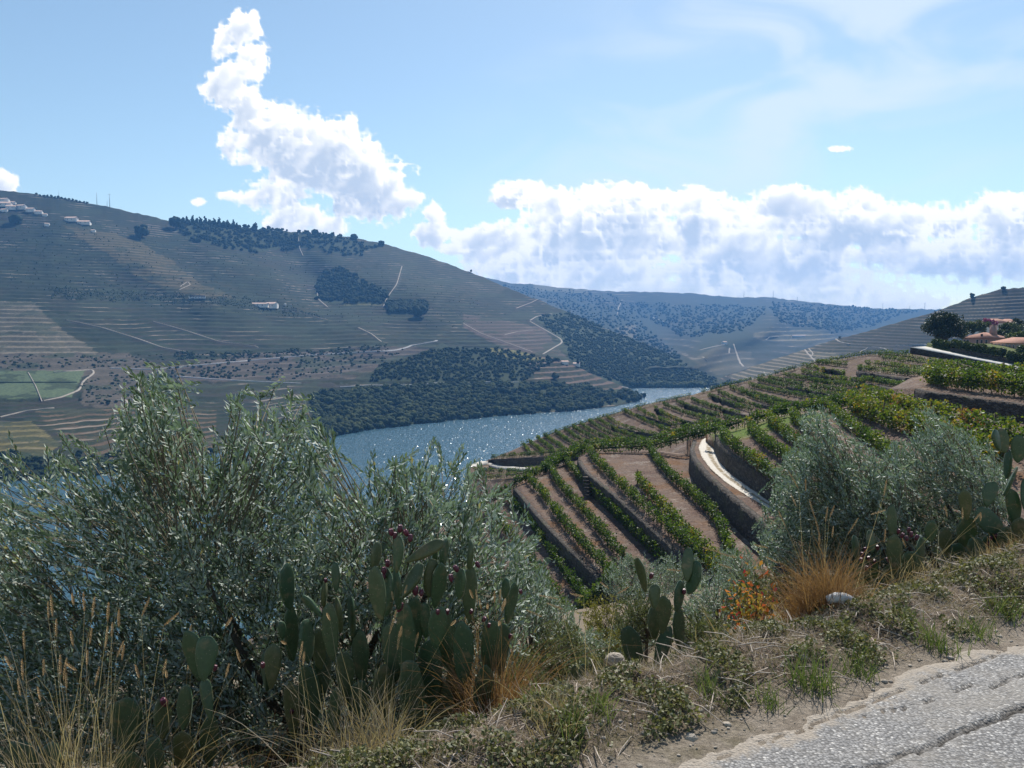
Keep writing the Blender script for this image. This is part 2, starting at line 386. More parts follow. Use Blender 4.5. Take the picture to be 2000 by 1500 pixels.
class Sheet:
    def __init__(s, name, xs, base, crest, nv, p=1.3, ridges=(), namp=0.03, seed=0, step=8.0, cover=None, terr=None, back=((160, -70), (520, -260)), zwob=6.0, fscale=260.0):
        s.xs = xs = np.asarray(xs, float); nx = len(xs)
        yb = interp(xs, base, 1); Yb = interp(xs, base, 2); yc = interp(xs, crest, 1); Yc = interp(xs, crest, 2)
        s.yb, s.yc = yb, yc
        v = np.linspace(0, 1, nv)[None, :]
        X = np.repeat(xs[:, None], nv, 1); Yp = yb[:, None] + (yc - yb)[:, None] * v + ((vnoise(xs / 9.0, xs * 0, seed + 3) - 0.5) * 2.4)[:, None] * v ** 24
        D = Yb[:, None] + (Yc - Yb)[:, None] * v ** p
        env = np.clip(np.minimum(v * 6, (1 - v) * 5), 0, 1)
        rel = np.zeros_like(D)
        for (pts, amp, w) in ridges:
            P = np.array(pts, float); best = np.full(D.shape, 1e9)
            for a, b in zip(P[:-1], P[1:]):
                ab = b - a; tt = np.clip(((X - a[0]) * ab[0] + (Yp - a[1]) * ab[1]) / (ab @ ab), 0, 1)
                best = np.minimum(best, np.hypot(X - a[0] - tt * ab[0], Yp - a[1] - tt * ab[1]))
            rel -= amp * np.exp(-(best / w) ** 2)
        rel += (fbm(X / fscale, Yp / (fscale * 0.55), 5, seed) - 0.5) * 2 * namp
        D = D * (1 + rel * env)
        # keep every column receding from the shore to the crest
        D = np.maximum.accumulate(D + 1e-3 * np.arange(nv)[None, :], axis=1)
        P3 = at(X, Yp, D)
        h = P3[..., 2] + (fbm(X / 120, Yp / 160, 3, seed + 9) - 0.5) * zwob
        col, vine, tamp = cover(X, Yp)
        st = step(X, Yp) if callable(step) else np.full(X.shape, float(step))
        f = (h / st) % 1.0; fl = np.floor(h / st)
        g = np.where(f < 0.62, 0.12 * f / 0.62, 0.12 + 0.88 * (f - 0.62) / 0.38)
        dz = (st * (fl + g) - h) * tamp
        P3[..., 2] += dz * np.clip(env * 1.5, 0, 1)
        # vine hedges stand up from the treads
        fb = (f + (vnoise(X / 7, Yp / 5, seed + 4) - .5) * .25)
        hb = np.clip((fb - .40) / .08, 0, 1) * np.clip((.74 - fb) / .08, 0, 1) * vine * np.clip((vnoise(X / 5, Yp / 3, seed + 6) - .18) * 3, 0, 1)
        P3[..., 2] += hb * st * .25 * np.clip(env * 1.5, 0, 1)
        s.P = P3; s.nv = nv
        V = P3
        bk = [V]
        last = V[:, -1, :]
        for (dy, dzb) in back:
            q = last + np.array([0, dy, dzb]); q[:, 0] *= (last[:, 1] + dy) / last[:, 1]; bk.append(q[:, None, :])
        V = np.concatenate(bk, 1); nb = len(back)
        ext = lambda a: np.concatenate([a] + [a[:, -1:]] * nb, 1)
        C = np.concatenate([col] + [col[:, -1:, :]] * nb, 1)
        s.obj = obj(name, V.reshape(-1, 3), grid_faces(nx, nv + nb), M_land, smooth=False,
                    attrs={'cover': C.reshape(-1, 3), 'level': ext(h).ravel(), 'vine': ext(vine).ravel(), 'step_m': ext(st).ravel()}, kind='structure')
    def sample(s, x, y):
        x = np.asarray(x, float); y = np.asarray(y, float)
        i = np.clip(np.interp(x, s.xs, np.arange(len(s.xs))), 0, len(s.xs) - 1.001)
        yb = np.interp(x, s.xs, s.yb); yc = np.interp(x, s.xs, s.yc)
        j = np.clip((yb - y) / (yb - yc), 0, 0.9999) * (s.nv - 1)
        i0 = i.astype(int); j0 = j.astype(int); fi = (i - i0)[..., None]; fj = (j - j0)[..., None]
        P = s.P
        return (P[i0, j0] * (1 - fj) + P[i0, j0 + 1] * fj) * (1 - fi) + (P[i0 + 1, j0] * (1 - fj) + P[i0 + 1, j0 + 1] * fj) * fi

def wet(y): return -RIVER_Z * F / (y - 640.0) * 0.9999
def shore(pts): return [(x, y, wet(y)) for x, y in pts]

SOIL = np.array([0.092, 0.080, 0.050]); GREEN = np.array([0.062, 0.072, 0.028]); SCRUB = np.array([0.030, 0.042, 0.018]); PALE = np.array([0.33, 0.26, 0.18]); DRY = np.array([0.19, 0.15, 0.07])
WOOD_POLYS = [
    [(610, 770), (700, 762), (850, 752), (1000, 748), (1130, 752), (1190, 762), (1258, 772), (1240, 784), (1100, 803), (940, 816), (700, 843), (610, 862)],      # river bank
    [(860, 672), (1000, 686), (1090, 700), (1020, 745), (850, 748), (720, 742), (740, 715), (800, 705)],
    [(330, 428), (470, 440), (610, 455), (690, 466), (740, 480), (700, 500), (600, 486), (480, 492), (370, 470)],
    [(625, 540), (660, 520), (700, 545), (760, 570), (745, 592), (640, 590), (615, 580)],
    [(755, 590), (830, 592), (835, 612), (760, 610)],
    [(-260, 880), (60, 885), (100, 935), (-260, 960)], [(175, 905), (240, 905), (250, 926), (170, 930)],
]
def mixin(col, m, c, k=1.0):
    w = (m * k)[..., None]; return col * (1 - w) + np.asarray(c) * w
def softpoly(X, Y, poly, jit=6.0, seed=1):
    jx = (fbm(X / 22, Y / 14, 3, seed) - 0.5) * 4 * jit; jy = (fbm(X / 22, Y / 14, 3, seed + 50) - 0.5) * 3 * jit
    return inpoly(X + jx, Y + jy, poly).astype(float)

C_TRACKS = [([(130, 625), (200, 640), (270, 662), (320, 680), (365, 687)], 5), ([(300, 628), (360, 645), (430, 668), (505, 677)], 4), ([(352, 560), (366, 550), (372, 556), (350, 566)], 4),
               ([(588, 440), (582, 460), (585, 485), (592, 500)], 5), ([(600, 560), (618, 565), (622, 585), (640, 600)], 5), ([(785, 520), (775, 555), (757, 580), (748, 600)], 5), ([(690, 575), (672, 592)], 4),
               ([(700, 640), (725, 652), (745, 668)], 5), ([(1008, 602), (1040, 590), (1068, 578)], 5), ([(1035, 626), (1048, 618), (1078, 613)], 6), ([(1035, 628), (1095, 662), (1099, 669), (1080, 680), (1060, 692)], 7), ([(985, 654), (1010, 648), (1040, 645)], 5),
               ([(1190, 635), (1178, 642)], 5), ([(0, 815), (50, 803), (105, 797)], 5), ([(105, 727), (180, 722), (185, 728), (162, 745), (155, 762), (120, 776), (85, 783)], 5), ([(228, 782), (246, 782), (250, 798), (236, 806)], 6),
               ([(55, 728), (70, 755), (82, 785)], 2), ([(905, 632), (940, 652), (985, 668), (1040, 688)], 5), ([(0, 424), (32, 428)], 6), ([(550, 604), (590, 612), (640, 625)], 4)]
C_ROADS = [([(215, 719), (300, 722), (400, 712), (500, 703), (600, 694), (700, 688), (775, 684), (802, 677), (803, 675)], 8), ([(803, 675), (850, 667), (853, 665)], 10), ([(345, 735), (420, 741), (520, 746), (660, 752)], 7)]
def cover_left(X, Y):
    n = fbm(X / 150, Y / 60, 4, 21); n2 = fbm(X / 40, Y / 16, 4, 33)
    w = np.clip((n - 0.36) * 4, 0, 1)[..., None]
    col = SOIL * (1 - w) + np.array([0.064, 0.078, 0.032]) * w
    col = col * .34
    vine = np.clip(0.85 + (n2 - 0.5) * 1.4, 0.3, 1.0); tamp = np.full(X.shape, 0.9)
    def put(poly, c, v, ta, jit=6, k=1.0, seed=1):
        nonlocal col, vine, tamp
        m = softpoly(X, Y, poly, jit, seed) * k
        col = mixin(col, m, c); vine = vine * (1 - m) + v * m; tamp = tamp * (1 - m) + ta * m
    put([(120, 440), (230, 455), (330, 500), (400, 560), (470, 585), (330, 570), (230, 510)], DRY * 0.6, .45, .5, 5, .8)                # grassy ridge
    put([(-260, 575), (60, 588), (120, 640), (200, 692), (-260, 705)], (0.15, 0.128, 0.094), .55, .9, 3)                                      # bare soil terraces, the sunlight on them put into the paler colour
    put([(-260, 690), (240, 690), (330, 715), (240, 800), (160, 790), (170, 735), (-260, 720)], (0.085, 0.07, 0.052), .15, .5, 5)
    put([(330, 715), (480, 690), (860, 672), (760, 705), (700, 738), (330, 745)], (0.088, 0.07, 0.056), .25, .95, 3)                          # olive terraces under the road
    put([(-260, 722), (165, 724), (140, 775), (-260, 786)], (0.085, 0.115, 0.058), .0, .0, .6)                                               # flat green plots
    put([(70, 802), (260, 792), (420, 800), (420, 895), (240, 905), (130, 868)], (0.10, 0.068, 0.040), .95, .9, 2)                             # brown vine slope
    put([(-260, 830), (60, 822), (120, 868), (70, 905), (-260, 900)], (0.13, 0.11, 0.042), .6, .6, 2)
    put([(905, 612), (1060, 640), (1110, 700), (1000, 688), (905, 640)], (0.092, 0.066, 0.052), .5, .6, 2)                                   # bare red block
    put([(680, 575), (760, 575), (745, 598), (670, 596)], (0.11, 0.105, 0.036), .3, .6, 2)
    put([(1040, 615), (1110, 608), (1250, 665), (1440, 752), (1440, 770), (1200, 765), (1130, 720), (1090, 660)], SCRUB * 1.15, .0, .1, 6)       # scrub flank
    put([(740, 480), (860, 500), (1000, 560), (960, 580), (860, 560), (780, 530)], (0.062, 0.055, 0.036), .8, .9, 6)
    put([(560, 470), (760, 480), (900, 540), (860, 600), (760, 560), (640, 520), (570, 520)], (0.055, 0.054, 0.037), .9, .9, 6)
    for i, p in enumerate(WOOD_POLYS): put(p, SCRUB, .0, .0, 4, 1.0, 70 + i)
    # strings of hedge scrub between the blocks
    s = ((fbm(X / 60, Y / 9, 4, 91) > 0.60)).astype(float) * 0.75
    col = mixin(col, s, SCRUB); vine = vine * (1 - s); tamp = tamp * (1 - s * .5)
    near = np.full(X.shape, 99.0)
    for pts, w in C_TRACKS + C_ROADS:
        q = smooth_line(np.array(pts, float), n=max(12, len(pts) * 9), it=3)[::2]
        bx = (X > q[:, 0].min() - 8) & (X < q[:, 0].max() + 8) & (Y > q[:, 1].min() - 8) & (Y < q[:, 1].max() + 8)
        if bx.any():
            dd = np.full(bx.sum(), 99.0); xx, yy = X[bx], Y[bx]
            for (ax, ay), (cx, cy_) in zip(q[:-1], q[1:]):
                L2 = (cx - ax) ** 2 + (cy_ - ay) ** 2 + 1e-9; u = np.clip(((xx - ax) * (cx - ax) + (yy - ay) * (cy_ - ay)) / L2, 0, 1)
                dd = np.minimum(dd, np.hypot(xx - ax - u * (cx - ax), yy - ay - u * (cy_ - ay)))
            near[bx] = np.minimum(near[bx], dd)
    k = np.clip((near - 2.5) / 2.5, 0, 1); vine = vine * k; tamp = tamp * k
    return col, vine, tamp

shore_C = [(-260, 962), (0, 946), (100, 936), (200, 929), (300, 908), (450, 884), (640, 856)]
crest_C = [(-260, 350, 1700), (0, 371, 1750), (100, 383, 1780), (200, 401, 1830), (330, 431, 1900), (420, 437, 1960), (500, 447, 2050), (610, 456, 2150), (690, 464, 2200), (760, 479, 2200), (850, 506, 2180), (940, 540, 2150), (1000, 566, 2100), (1100, 606, 2000), (1200, 650, 1850), (1300, 692, 1700), (1390, 736, 1520), (1440, 755, 1450)]
base_C = shore(shore_C) + [(720, 838, 860), (940, 806, 1080), (1100, 785, 1200), (1240, 757.5, wet(757.5)), (1440, 757, wet(757))]
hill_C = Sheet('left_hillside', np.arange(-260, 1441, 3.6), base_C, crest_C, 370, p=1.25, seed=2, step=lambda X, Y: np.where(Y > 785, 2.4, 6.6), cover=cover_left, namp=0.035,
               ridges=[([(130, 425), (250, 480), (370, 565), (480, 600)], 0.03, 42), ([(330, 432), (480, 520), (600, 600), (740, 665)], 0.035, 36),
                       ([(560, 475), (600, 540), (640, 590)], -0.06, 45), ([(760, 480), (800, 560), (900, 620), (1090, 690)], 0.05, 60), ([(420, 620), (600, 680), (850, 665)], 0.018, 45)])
# low spur in front of it that ends in the wooded point
base_S = shore([(560, 868), (640, 856), (700, 843), (940, 816), (1100, 804), (1200, 795), (1238, 786), (1252, 780), (1258, 774)])
crest_S = [(560, 752, 1010), (640, 735, 1060), (740, 712, 1110), (850, 684, 1190), (960, 680, 1260), (1040, 688, 1290), (1110, 704, 1290), (1150, 728, 1270), (1200, 748, 1240), (1238, 764, 1215), (1258, 771.5, 1200)]
def cover_spur(X, Y):
    c, v, t = cover_left(X, Y)
    m = softpoly(X, Y, [(1000, 693), (1060, 695), (1110, 705), (1160, 728), (1230, 762), (1050, 752), (1040, 722)], 1.5, 5)
    c = mixin(c, m, (0.12, 0.082, 0.062)); v = v * (1 - m) + .9 * m; t = t * (1 - m) + 1.0 * m
    m = softpoly(X, Y, [(950, 672), (1010, 684), (1070, 703), (1030, 706), (960, 690)], 1.5, 6)
    c = mixin(c, m, (0.16, 0.15, 0.05)); v = v * (1 - m) + .3 * m
    return c, v, t
hill_S = Sheet('river_spur', np.arange(560, 1259, 2.5), base_S, crest_S, 130, p=1.15, seed=7, step=6.5, cover=cover_spur, namp=0.012, back=((60, -30), (220, -130)))

def cover_far(X, Y):
    n = fbm(X / 120, Y / 45, 4, 61)
    w = np.clip((n - 0.40) * 5, 0, 1)[..., None]
    col = SCRUB * .8 * (1 - w) + np.array([0.038, 0.038, 0.021]) * w
    for poly, c in (([(1345, 700), (1400, 675), (1470, 690), (1480, 720), (1400, 730)], (0.09, 0.078, 0.045)), ([(1470, 650), (1560, 640), (1640, 655), (1600, 672), (1480, 665)], (0.14, 0.12, 0.065)),
                    ([(1200, 640), (1240, 632), (1250, 660), (1210, 655)], (0.12, 0.105, 0.065)), ([(1040, 556), (1160, 566), (1120, 575), (1040, 566)], (0.13, 0.12, 0.07))):
        col = mixin(col, softpoly(X, Y, poly, 4, 8), c, .8)
    vine = np.clip((n - .4) * 3, 0, .8); t = np.clip((n - 0.42) * 4, 0, .9)
    return col, vine, t
base_D = [(500, 760, 1500), (1240, 752, 1480), (1390, 752, 1560), (1460, 750, 1620), (2200, 750, 1650)]
crest_D = [(500, 520, 4300), (900, 536, 4450), (950, 543, 4500), (1000, 553, 4500), (1050, 556, 4500), (1110, 563, 4500), (1200, 569, 4480), (1350, 573, 4450), (1400, 578, 4450), (1450, 581, 4450), (1500, 580, 4450), (1560, 588, 4400), (1650, 597, 4350), (1720, 603, 4300), (1830, 604, 4300), (2200, 606, 4300)]
hill_D = Sheet('far_ridge', np.arange(500, 2200, 5.0), base_D, crest_D, 110, p=1.5, seed=31, step=14.0, cover=cover_far, namp=0.05, zwob=14, back=((300, -160), (700, -420)),
               ridges=[([(1300, 735), (1400, 670), (1500, 640)], 0.16, 30), ([(1000, 600), (1200, 680), (1320, 740)], 0.10, 40), ([(1250, 600), (1320, 690)], -0.10, 35), ([(1500, 585), (1600, 640), (1560, 690)], 0.10, 40), ([(1700, 605), (1640, 660)], -.06, 40)])
def cover_right(X, Y):
    n = fbm(X / 90, Y / 30, 4, 81)
    w = np.clip((n - 0.40) * 4, 0, 1)[..., None]
    col = np.array([0.048, 0.040, 0.033]) * (1 - w) + np.array([0.07, 0.06, 0.04]) * w
    m = softpoly(X, Y, [(1420, 732), (1570, 684), (1640, 690), (1600, 745), (1470, 752)], 3, 8)
    col = mixin(col, m, (0.19, 0.16, 0.11), .9)
    m = softpoly(X, Y, [(1390, 748), (1440, 745), (1540, 745), (1700, 715), (1700, 800), (1390, 800)], 5, 9); 
    col = mixin(col, m, SCRUB); 
    return col, np.clip(.9 - m, 0, 1) * .75, np.clip(1 - m, 0, 1)
crest_E = [(1388, 752, 1420), (1424, 731, 1400), (1461, 718, 1390), (1518, 700, 1370), (1565, 684, 1340), (1624, 665, 1300), (1682, 650, 1260), (1790, 620, 1180), (1830, 607, 1150), (1870, 592, 1120), (1900, 581, 1100), (1945, 567, 1070), (1962, 564, 1060), (2000, 562, 1050), (2200, 548, 1000)]
base_E = [(1388, 800, wet(800)), (2200, 800, 800)]
hill_E = Sheet('right_hillside', np.arange(1388, 2200, 3.0), base_E, crest_E, 120, p=1.1, seed=41, step=4.5, cover=cover_right, namp=0.012,
               ridges=[([(1620, 665), (1580, 690), (1640, 720)], .03, 30)], zwob=7.0)
# ------------------------------------------------------------------ river
def water_material():
    m, t, b = newmat('river_water'); b.inputs['Base Color'].default_value = (0.040, 0.090, 0.115, 1); b.inputs['Roughness'].default_value = 0.205; b.inputs['IOR'].default_value = 1.33; b.inputs['Specular IOR Level'].default_value = 0.5
    g = N(t, 'ShaderNodeNewGeometry'); mp = N(t, 'ShaderNodeMapping'); t.links.new(g.outputs['Position'], mp.inputs['Vector']); mp.inputs['Scale'].default_value = (1, 0.7, 1); mp.inputs['Rotation'].default_value = (0, 0, R(20))
    h = math_n(t, 'ADD', noise(t, 0.5, 3, 0.6, mp.outputs[0], 0.3), math_n(t, 'MULTIPLY', noise(t, 0.13, 3, .55, mp.outputs[0]), 2.6))
    bn = bump(t, b, h, 1.0, 0.10)
    # wind facets: each little wave has its own tilt, most of them slight
    m2 = N(t, 'ShaderNodeMapping'); t.links.new(g.outputs['Position'], m2.inputs['Vector']); m2.inputs['Scale'].default_value = (2.2, 0.30, 1); m2.inputs['Rotation'].default_value = (0, 0, R(6))
    vo = N(t, 'ShaderNodeTexVoronoi', voronoi_dimensions='2D'); val(vo.inputs['Scale'], 1.0); t.links.new(m2.outputs[0], vo.inputs['Vector'])
    v1 = N(t, 'ShaderNodeVectorMath', operation='MULTIPLY_ADD'); t.links.new(vo.outputs['Color'], v1.inputs[0]); v1.inputs[1].default_value = (2, 2, 0); v1.inputs[2].default_value = (-1, -1, 0)
    va = N(t, 'ShaderNodeVectorMath', operation='ABSOLUTE'); t.links.new(v1.outputs[0], va.inputs[0])
    vm = N(t, 'ShaderNodeVectorMath', operation='MULTIPLY'); t.links.new(v1.outputs[0], vm.inputs[0]); t.links.new(va.outputs[0], vm.inputs[1])
    vs_ = N(t, 'ShaderNodeVectorMath', operation='MULTIPLY_ADD'); t.links.new(vm.outputs[0], vs_.inputs[0]); vs_.inputs[1].default_value = (0.345, 0.335, 0); t.links.new(bn.outputs[0], vs_.inputs[2])
    nz_ = N(t, 'ShaderNodeVectorMath', operation='NORMALIZE'); t.links.new(vs_.outputs[0], nz_.inputs[0]); t.links.new(nz_.outputs[0], b.inputs['Normal'])
    return m
xs = np.linspace(-2100, 2400, 46); ys_ = np.linspace(-40, 1750, 40)
GX, GY = np.meshgrid(xs, ys_, indexing='ij')
obj('river', np.stack([GX, GY, np.full(GX.shape, RIVER_Z)], -1).reshape(-1, 3), grid_faces(46, 40), water_material(), smooth=True, kind='structure')

# ------------------------------------------------------------------ roads and tracks on the far slopes
M_dirt = simple('pale_dirt_road', (0.30, 0.26, 0.21), 0.95, 0.18, 0.3)
M_gravel_far = simple('pale_tarmac_far', (0.36, 0.35, 0.34), 0.9, 0.15, 0.2)
def strip_on(sheet, name, pts, width, mat, label=None, lift=0.7, taper=True):
    width = np.asarray(width, float) * .42
    P = smooth_line(np.array(pts, float), n=max(12, int(len(pts) * 9)), it=3)
    C = sheet.sample(P[:, 0], P[:, 1]); C[:, 2] += lift
    w = np.interp(np.linspace(0, 1, len(P)), np.linspace(0, 1, len(width)), width) if np.ndim(width) else np.full(len(P), float(width))
    d = np.gradient(C, axis=0); nrm = np.stack([-d[:, 1], d[:, 0], np.zeros(len(d))], -1); nrm /= np.linalg.norm(nrm, axis=1)[:, None] + 1e-9
    wob = 0.8 + 0.4 * vnoise(np.arange(len(P)) * .7, np.zeros(len(P)), 5)
    L = C + nrm * (w * wob / 2)[:, None]; Rr = C - nrm * (w * wob / 2)[:, None]
    Lb, Rb = L - [0, 0, 2.2], Rr - [0, 0, 2.2]
    V = np.stack([Lb, L, Rr, Rb], 1).reshape(-1, 3)
    o = obj(name, V, grid_faces(len(P), 4), mat, kind='structure')
    return o
for pts, w in C_ROADS:
    strip_on(hill_C if pts[0][0] < 800 else hill_C, 'valley_road', pts, w, M_gravel_far)
for pts, w in C_TRACKS:
    strip_on(hill_C, 'dirt_track', pts, w, M_dirt)
strip_on(hill_C, 'field_hedge_line', [(-60, 748), (60, 747), (150, 747)], 3.0, simple('hedge_line', (0.03, 0.04, 0.02)), lift=1.0)
for pts, w in [([(664, 756), (740, 751), (860, 748), (960, 746)], 7), ([(960, 746), (1060, 747), (1085, 748)], 4), ([(1215, 749), (1232, 750)], 6)]:
    strip_on(hill_S, 'valley_road', pts, w, M_gravel_far)
for pts, w in [([(1215, 585), (1208, 600), (1206, 615)], 10), ([(1432, 672), (1438, 690), (1444, 705), (1452, 716)], 12), ([(1424, 680), (1423, 690)], 14), ([(1372, 697), (1380, 704)], 12), ([(1362, 685), (1390, 678), (1420, 672)], 8), ([(1275, 620), (1297, 628)], 12), ([(1495, 664), (1502, 658), (1520, 656)], 9)]:
    strip_on(hill_D, 'far_track', pts, w, M_dirt)
for pts, w in [([(1572, 683), (1578, 690), (1586, 698), (1592, 705), (1604, 713)], 6), ([(1580, 681), (1588, 690), (1584, 697)], 4), ([(1632, 662), (1638, 667), (1660, 672)], 6), ([(1678, 688), (1700, 676), (1720, 678), (1745, 687)], 5), ([(1750, 674), (1800, 672), (1840, 676)], 5), ([(1570, 727), (1500, 742)], 3), ([(1492, 726), (1494, 730), (1508, 734)], 5)]:
    strip_on(hill_E, 'hillside_track', pts, w, M_dirt)
# ================================================================== near vineyard slope (A), lofted over traced terrace lines
def soil_material(name, c1, c2, c3, scale=1.0):
    m, t, b = newmat(name); b.inputs['Roughness'].default_value = 0.97; b.inputs['Specular IOR Level'].default_value = 0.1
    big = noise(t, 0.22 * scale, 5, 0.6); fine = noise(t, 3.2 * scale, 6, 0.7)
    col = ramp(t, big, [(0.33, c1), (0.5, c2), (0.66, c3)])
    col = mixc(t, 1.0, col, ramp(t, fine, [(0.28, (0.55, 0.53, 0.52)), (0.72, (1.4, 1.38, 1.34))]), 'MULTIPLY')
    col = mixc(t, math_n(t, 'MULTIPLY', maprange(t, noise(t, 0.4 * scale, 4, .6), .54, .64), maprange(t, noise(t, 5.0 * scale, 4, .7), .45, .6)), col, (0.27, 0.235, 0.20))
    ga = N(t, 'ShaderNodeAttribute', attribute_name='grass')
    gk = math_n(t, 'MULTIPLY', ga.outputs['Fac'], maprange(t, noise(t, 1.6, 5, .7), 0.3, 0.5))
    col = mixc(t, gk, col, ramp(t, fine, [(0.3, (0.06, 0.10, 0.018)), (0.7, (0.13, 0.19, 0.04))]))
    t.links.new(col, b.inputs['Base Color'])
    vo = N(t, 'ShaderNodeTexVoronoi'); val(vo.inputs['Scale'], 4.0 * scale); t.links.new(N(t, 'ShaderNodeNewGeometry').outputs['Position'], vo.inputs['Vector'])
    bump(t, b, math_n(t, 'ADD', math_n(t, 'MULTIPLY', vo.outputs['Distance'], -0.6), fine), 0.9, 0.12)
    return m
M_soil = soil_material('terrace_soil', (0.110, 0.074, 0.060), (0.148, 0.110, 0.089), (0.15, 0.088, 0.052))
M_soilB = soil_material('far_terrace_soil', (0.098, 0.066, 0.054), (0.13, 0.096, 0.076), (0.115, 0.08, 0.044))
def stone_material():
    m, t, b = newmat('dry_stone'); b.inputs['Roughness'].default_value = 0.92
    p = N(t, 'ShaderNodeNewGeometry').outputs['Position']
    mp = N(t, 'ShaderNodeMapping'); t.links.new(p, mp.inputs['Vector']); mp.inputs['Scale'].default_value = (2.6, 2.6, 5.5)
    vo = N(t, 'ShaderNodeTexVoronoi'); val(vo.inputs['Scale'], 1.0); t.links.new(mp.outputs[0], vo.inputs['Vector'])
    ve = N(t, 'ShaderNodeTexVoronoi', feature='DISTANCE_TO_EDGE'); val(ve.inputs['Scale'], 1.0); t.links.new(mp.outputs[0], ve.inputs['Vector'])
    sx = N(t, 'ShaderNodeSeparateColor'); t.links.new(vo.outputs['Color'], sx.inputs[0])
    col = ramp(t, sx.outputs[0], [(0.0, (0.040, 0.032, 0.029)), (0.5, (0.064, 0.053, 0.045)), (1.0, (0.11, 0.092, 0.076))])
    col = mixc(t, maprange(t, ve.outputs['Distance'], 0.0, 0.08), (0.045, 0.038, 0.032), col)
    col = mixc(t, maprange(t, noise(t, 0.5, 4, .6), 0.52, 0.7), col, (0.08, 0.075, 0.045))
    t.links.new(col, b.inputs['Base Color'])
    bump(t, b, maprange(t, ve.outputs['Distance'], 0.0, 0.15), 0.9, 0.08)
    return m
M_stone = stone_material()
def vine_material():
    m, t, b = newmat('vine_leaves'); b.inputs['Roughness'].default_value = 0.55; b.inputs['Specular IOR Level'].default_value = 0.3
    a = N(t, 'ShaderNodeAttribute', attribute_name='tint')
    col = ramp(t, a.outputs['Fac'], [(0.0, (0.022, 0.046, 0.010)), (0.45, (0.055, 0.095, 0.018)), (0.72, (0.12, 0.15, 0.022)), (0.9, (0.23, 0.17, 0.025)), (1.0, (0.20, 0.085, 0.03))])
    t.links.new(col, b.inputs['Base Color'])
    tr = N(t, 'ShaderNodeBsdfTranslucent'); t.links.new(mixc(t, 1.0, col, (1.5, 1.55, 0.7), 'MULTIPLY'), tr.inputs[0])
    mx = N(t, 'ShaderNodeMixShader'); mx.inputs[0].default_value = 0.42
    t.links.new(b.outputs[0], mx.inputs[1]); t.links.new(tr.outputs[0], mx.inputs[2]); t.links.new(mx.outputs[0], t.nodes['Material Output'].inputs['Surface'])
    return m
M_vine = vine_material()
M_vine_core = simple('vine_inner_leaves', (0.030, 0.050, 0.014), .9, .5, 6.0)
M_wood = simple('weathered_wood', (0.10, 0.075, 0.055), 0.9, 0.3, 4.0)
M_track = simple('pale_track', (0.50, 0.46, 0.40), 0.95, 0.14, 1.2, 0.4, 5)

def leaf_quads(C, size, rg, up=0.35, bend=True):
    """one folded leaf-sized quad at each centre"""
    n = len(C); size = np.broadcast_to(size, (n,))
    a = rg.normal(size=(n, 3)); a /= np.linalg.norm(a, axis=1)[:, None]
    nrm = rg.normal(size=(n, 3)); nrm[:, 2] += up * 2; b = np.cross(a, nrm); b /= np.linalg.norm(b, axis=1)[:, None] + 1e-9
    s = size[:, None]
    V = np.stack([C - a * s * .5, C + b * s * .42, C + a * s * .5, C - b * s * .42], 1)
    return V.reshape(-1, 3), np.arange(4 * n).reshape(-1, 4)

def vine_row(P3, name_label, group, h=1.45, w=0.55, dens=60, size=0.24, seed=0, yellow=0.0, post=True, gap=0.1):
    rg = np.random.default_rng(seed + 100)
    P = resample(P3, step=0.5); L = np.linalg.norm(np.diff(P, axis=0), axis=1).sum()
    d = np.gradient(P, axis=0); d /= np.linalg.norm(d, axis=1)[:, None] + 1e-9
    side = np.stack([-d[:, 1], d[:, 0], 0 * d[:, 0]], -1)
    t = thing('vine_row', name_label, 'vine row', P[len(P) // 2], group)
    npl = max(2, int(L / 1.15))
    vig = np.clip(rg.normal(1.0, 0.22, npl), 0.35, 1.4); vig[rg.random(npl) < gap] *= 0.3
    ptint = np.clip(rg.normal(0.36 + yellow, 0.13, npl), 0.05, 0.98)
    n = int(L * dens); u = rg.random(n); pi = np.clip((u * npl).astype(int), 0, npl - 1)
    keep = rg.random(n) < vig[pi]; u = u[keep]; pi = pi[keep]; n = len(u)
    idx = u * (len(P) - 1); i0 = np.clip(idx.astype(int), 0, len(P) - 2); f = (idx - i0)[:, None]
    base = P[i0] * (1 - f) + P[i0 + 1] * f; sd = side[i0]
    hz = 0.14 + (h * (0.75 + 0.3 * vig[pi]) - 0.14) * rg.beta(1.35, 1.15, n)
    off = rg.normal(0, 0.30, n) * w * (0.7 + 0.5 * hz / h)
    C = base + sd * off[:, None]; C[:, 2] += hz
    tint = np.clip(ptint[pi] + rg.normal(0, 0.12, n), 0, 1)
    V, Q = leaf_quads(C, size * rg.uniform(.7, 1.3, n), rg)
    obj('foliage', V, Q, M_vine, t, attrs={'tint': np.repeat(tint, 4)}, kind='stuff')
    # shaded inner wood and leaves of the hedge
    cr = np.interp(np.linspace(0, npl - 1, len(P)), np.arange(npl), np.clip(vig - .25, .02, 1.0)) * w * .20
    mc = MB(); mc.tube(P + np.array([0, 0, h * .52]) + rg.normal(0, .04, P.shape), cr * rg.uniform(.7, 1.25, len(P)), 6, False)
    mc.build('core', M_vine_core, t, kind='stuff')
    mb = MB()
    for k in range(npl):
        q = P[min(len(P) - 1, int((k + .5) / npl * len(P)))]; dx, dy = rg.normal(0, .06, 2)
        mb.tube([q - [0, 0, .1], q + [dx, dy, .35], q + [dx * 2, dy * 2, .75]], [.045, .035, .025], 4, False)
    if post:
        for k in range(int(L / 5.5) + 1):
            q = P[min(len(P) - 1, int(k * 5.5 / max(L, 1) * len(P)))]; mb.box(q + [0, 0, h * .55 - .1], (.08, .08, h * 1.1 + .2))
    mb.build('stem', M_wood, t, kind='stuff')
    return t

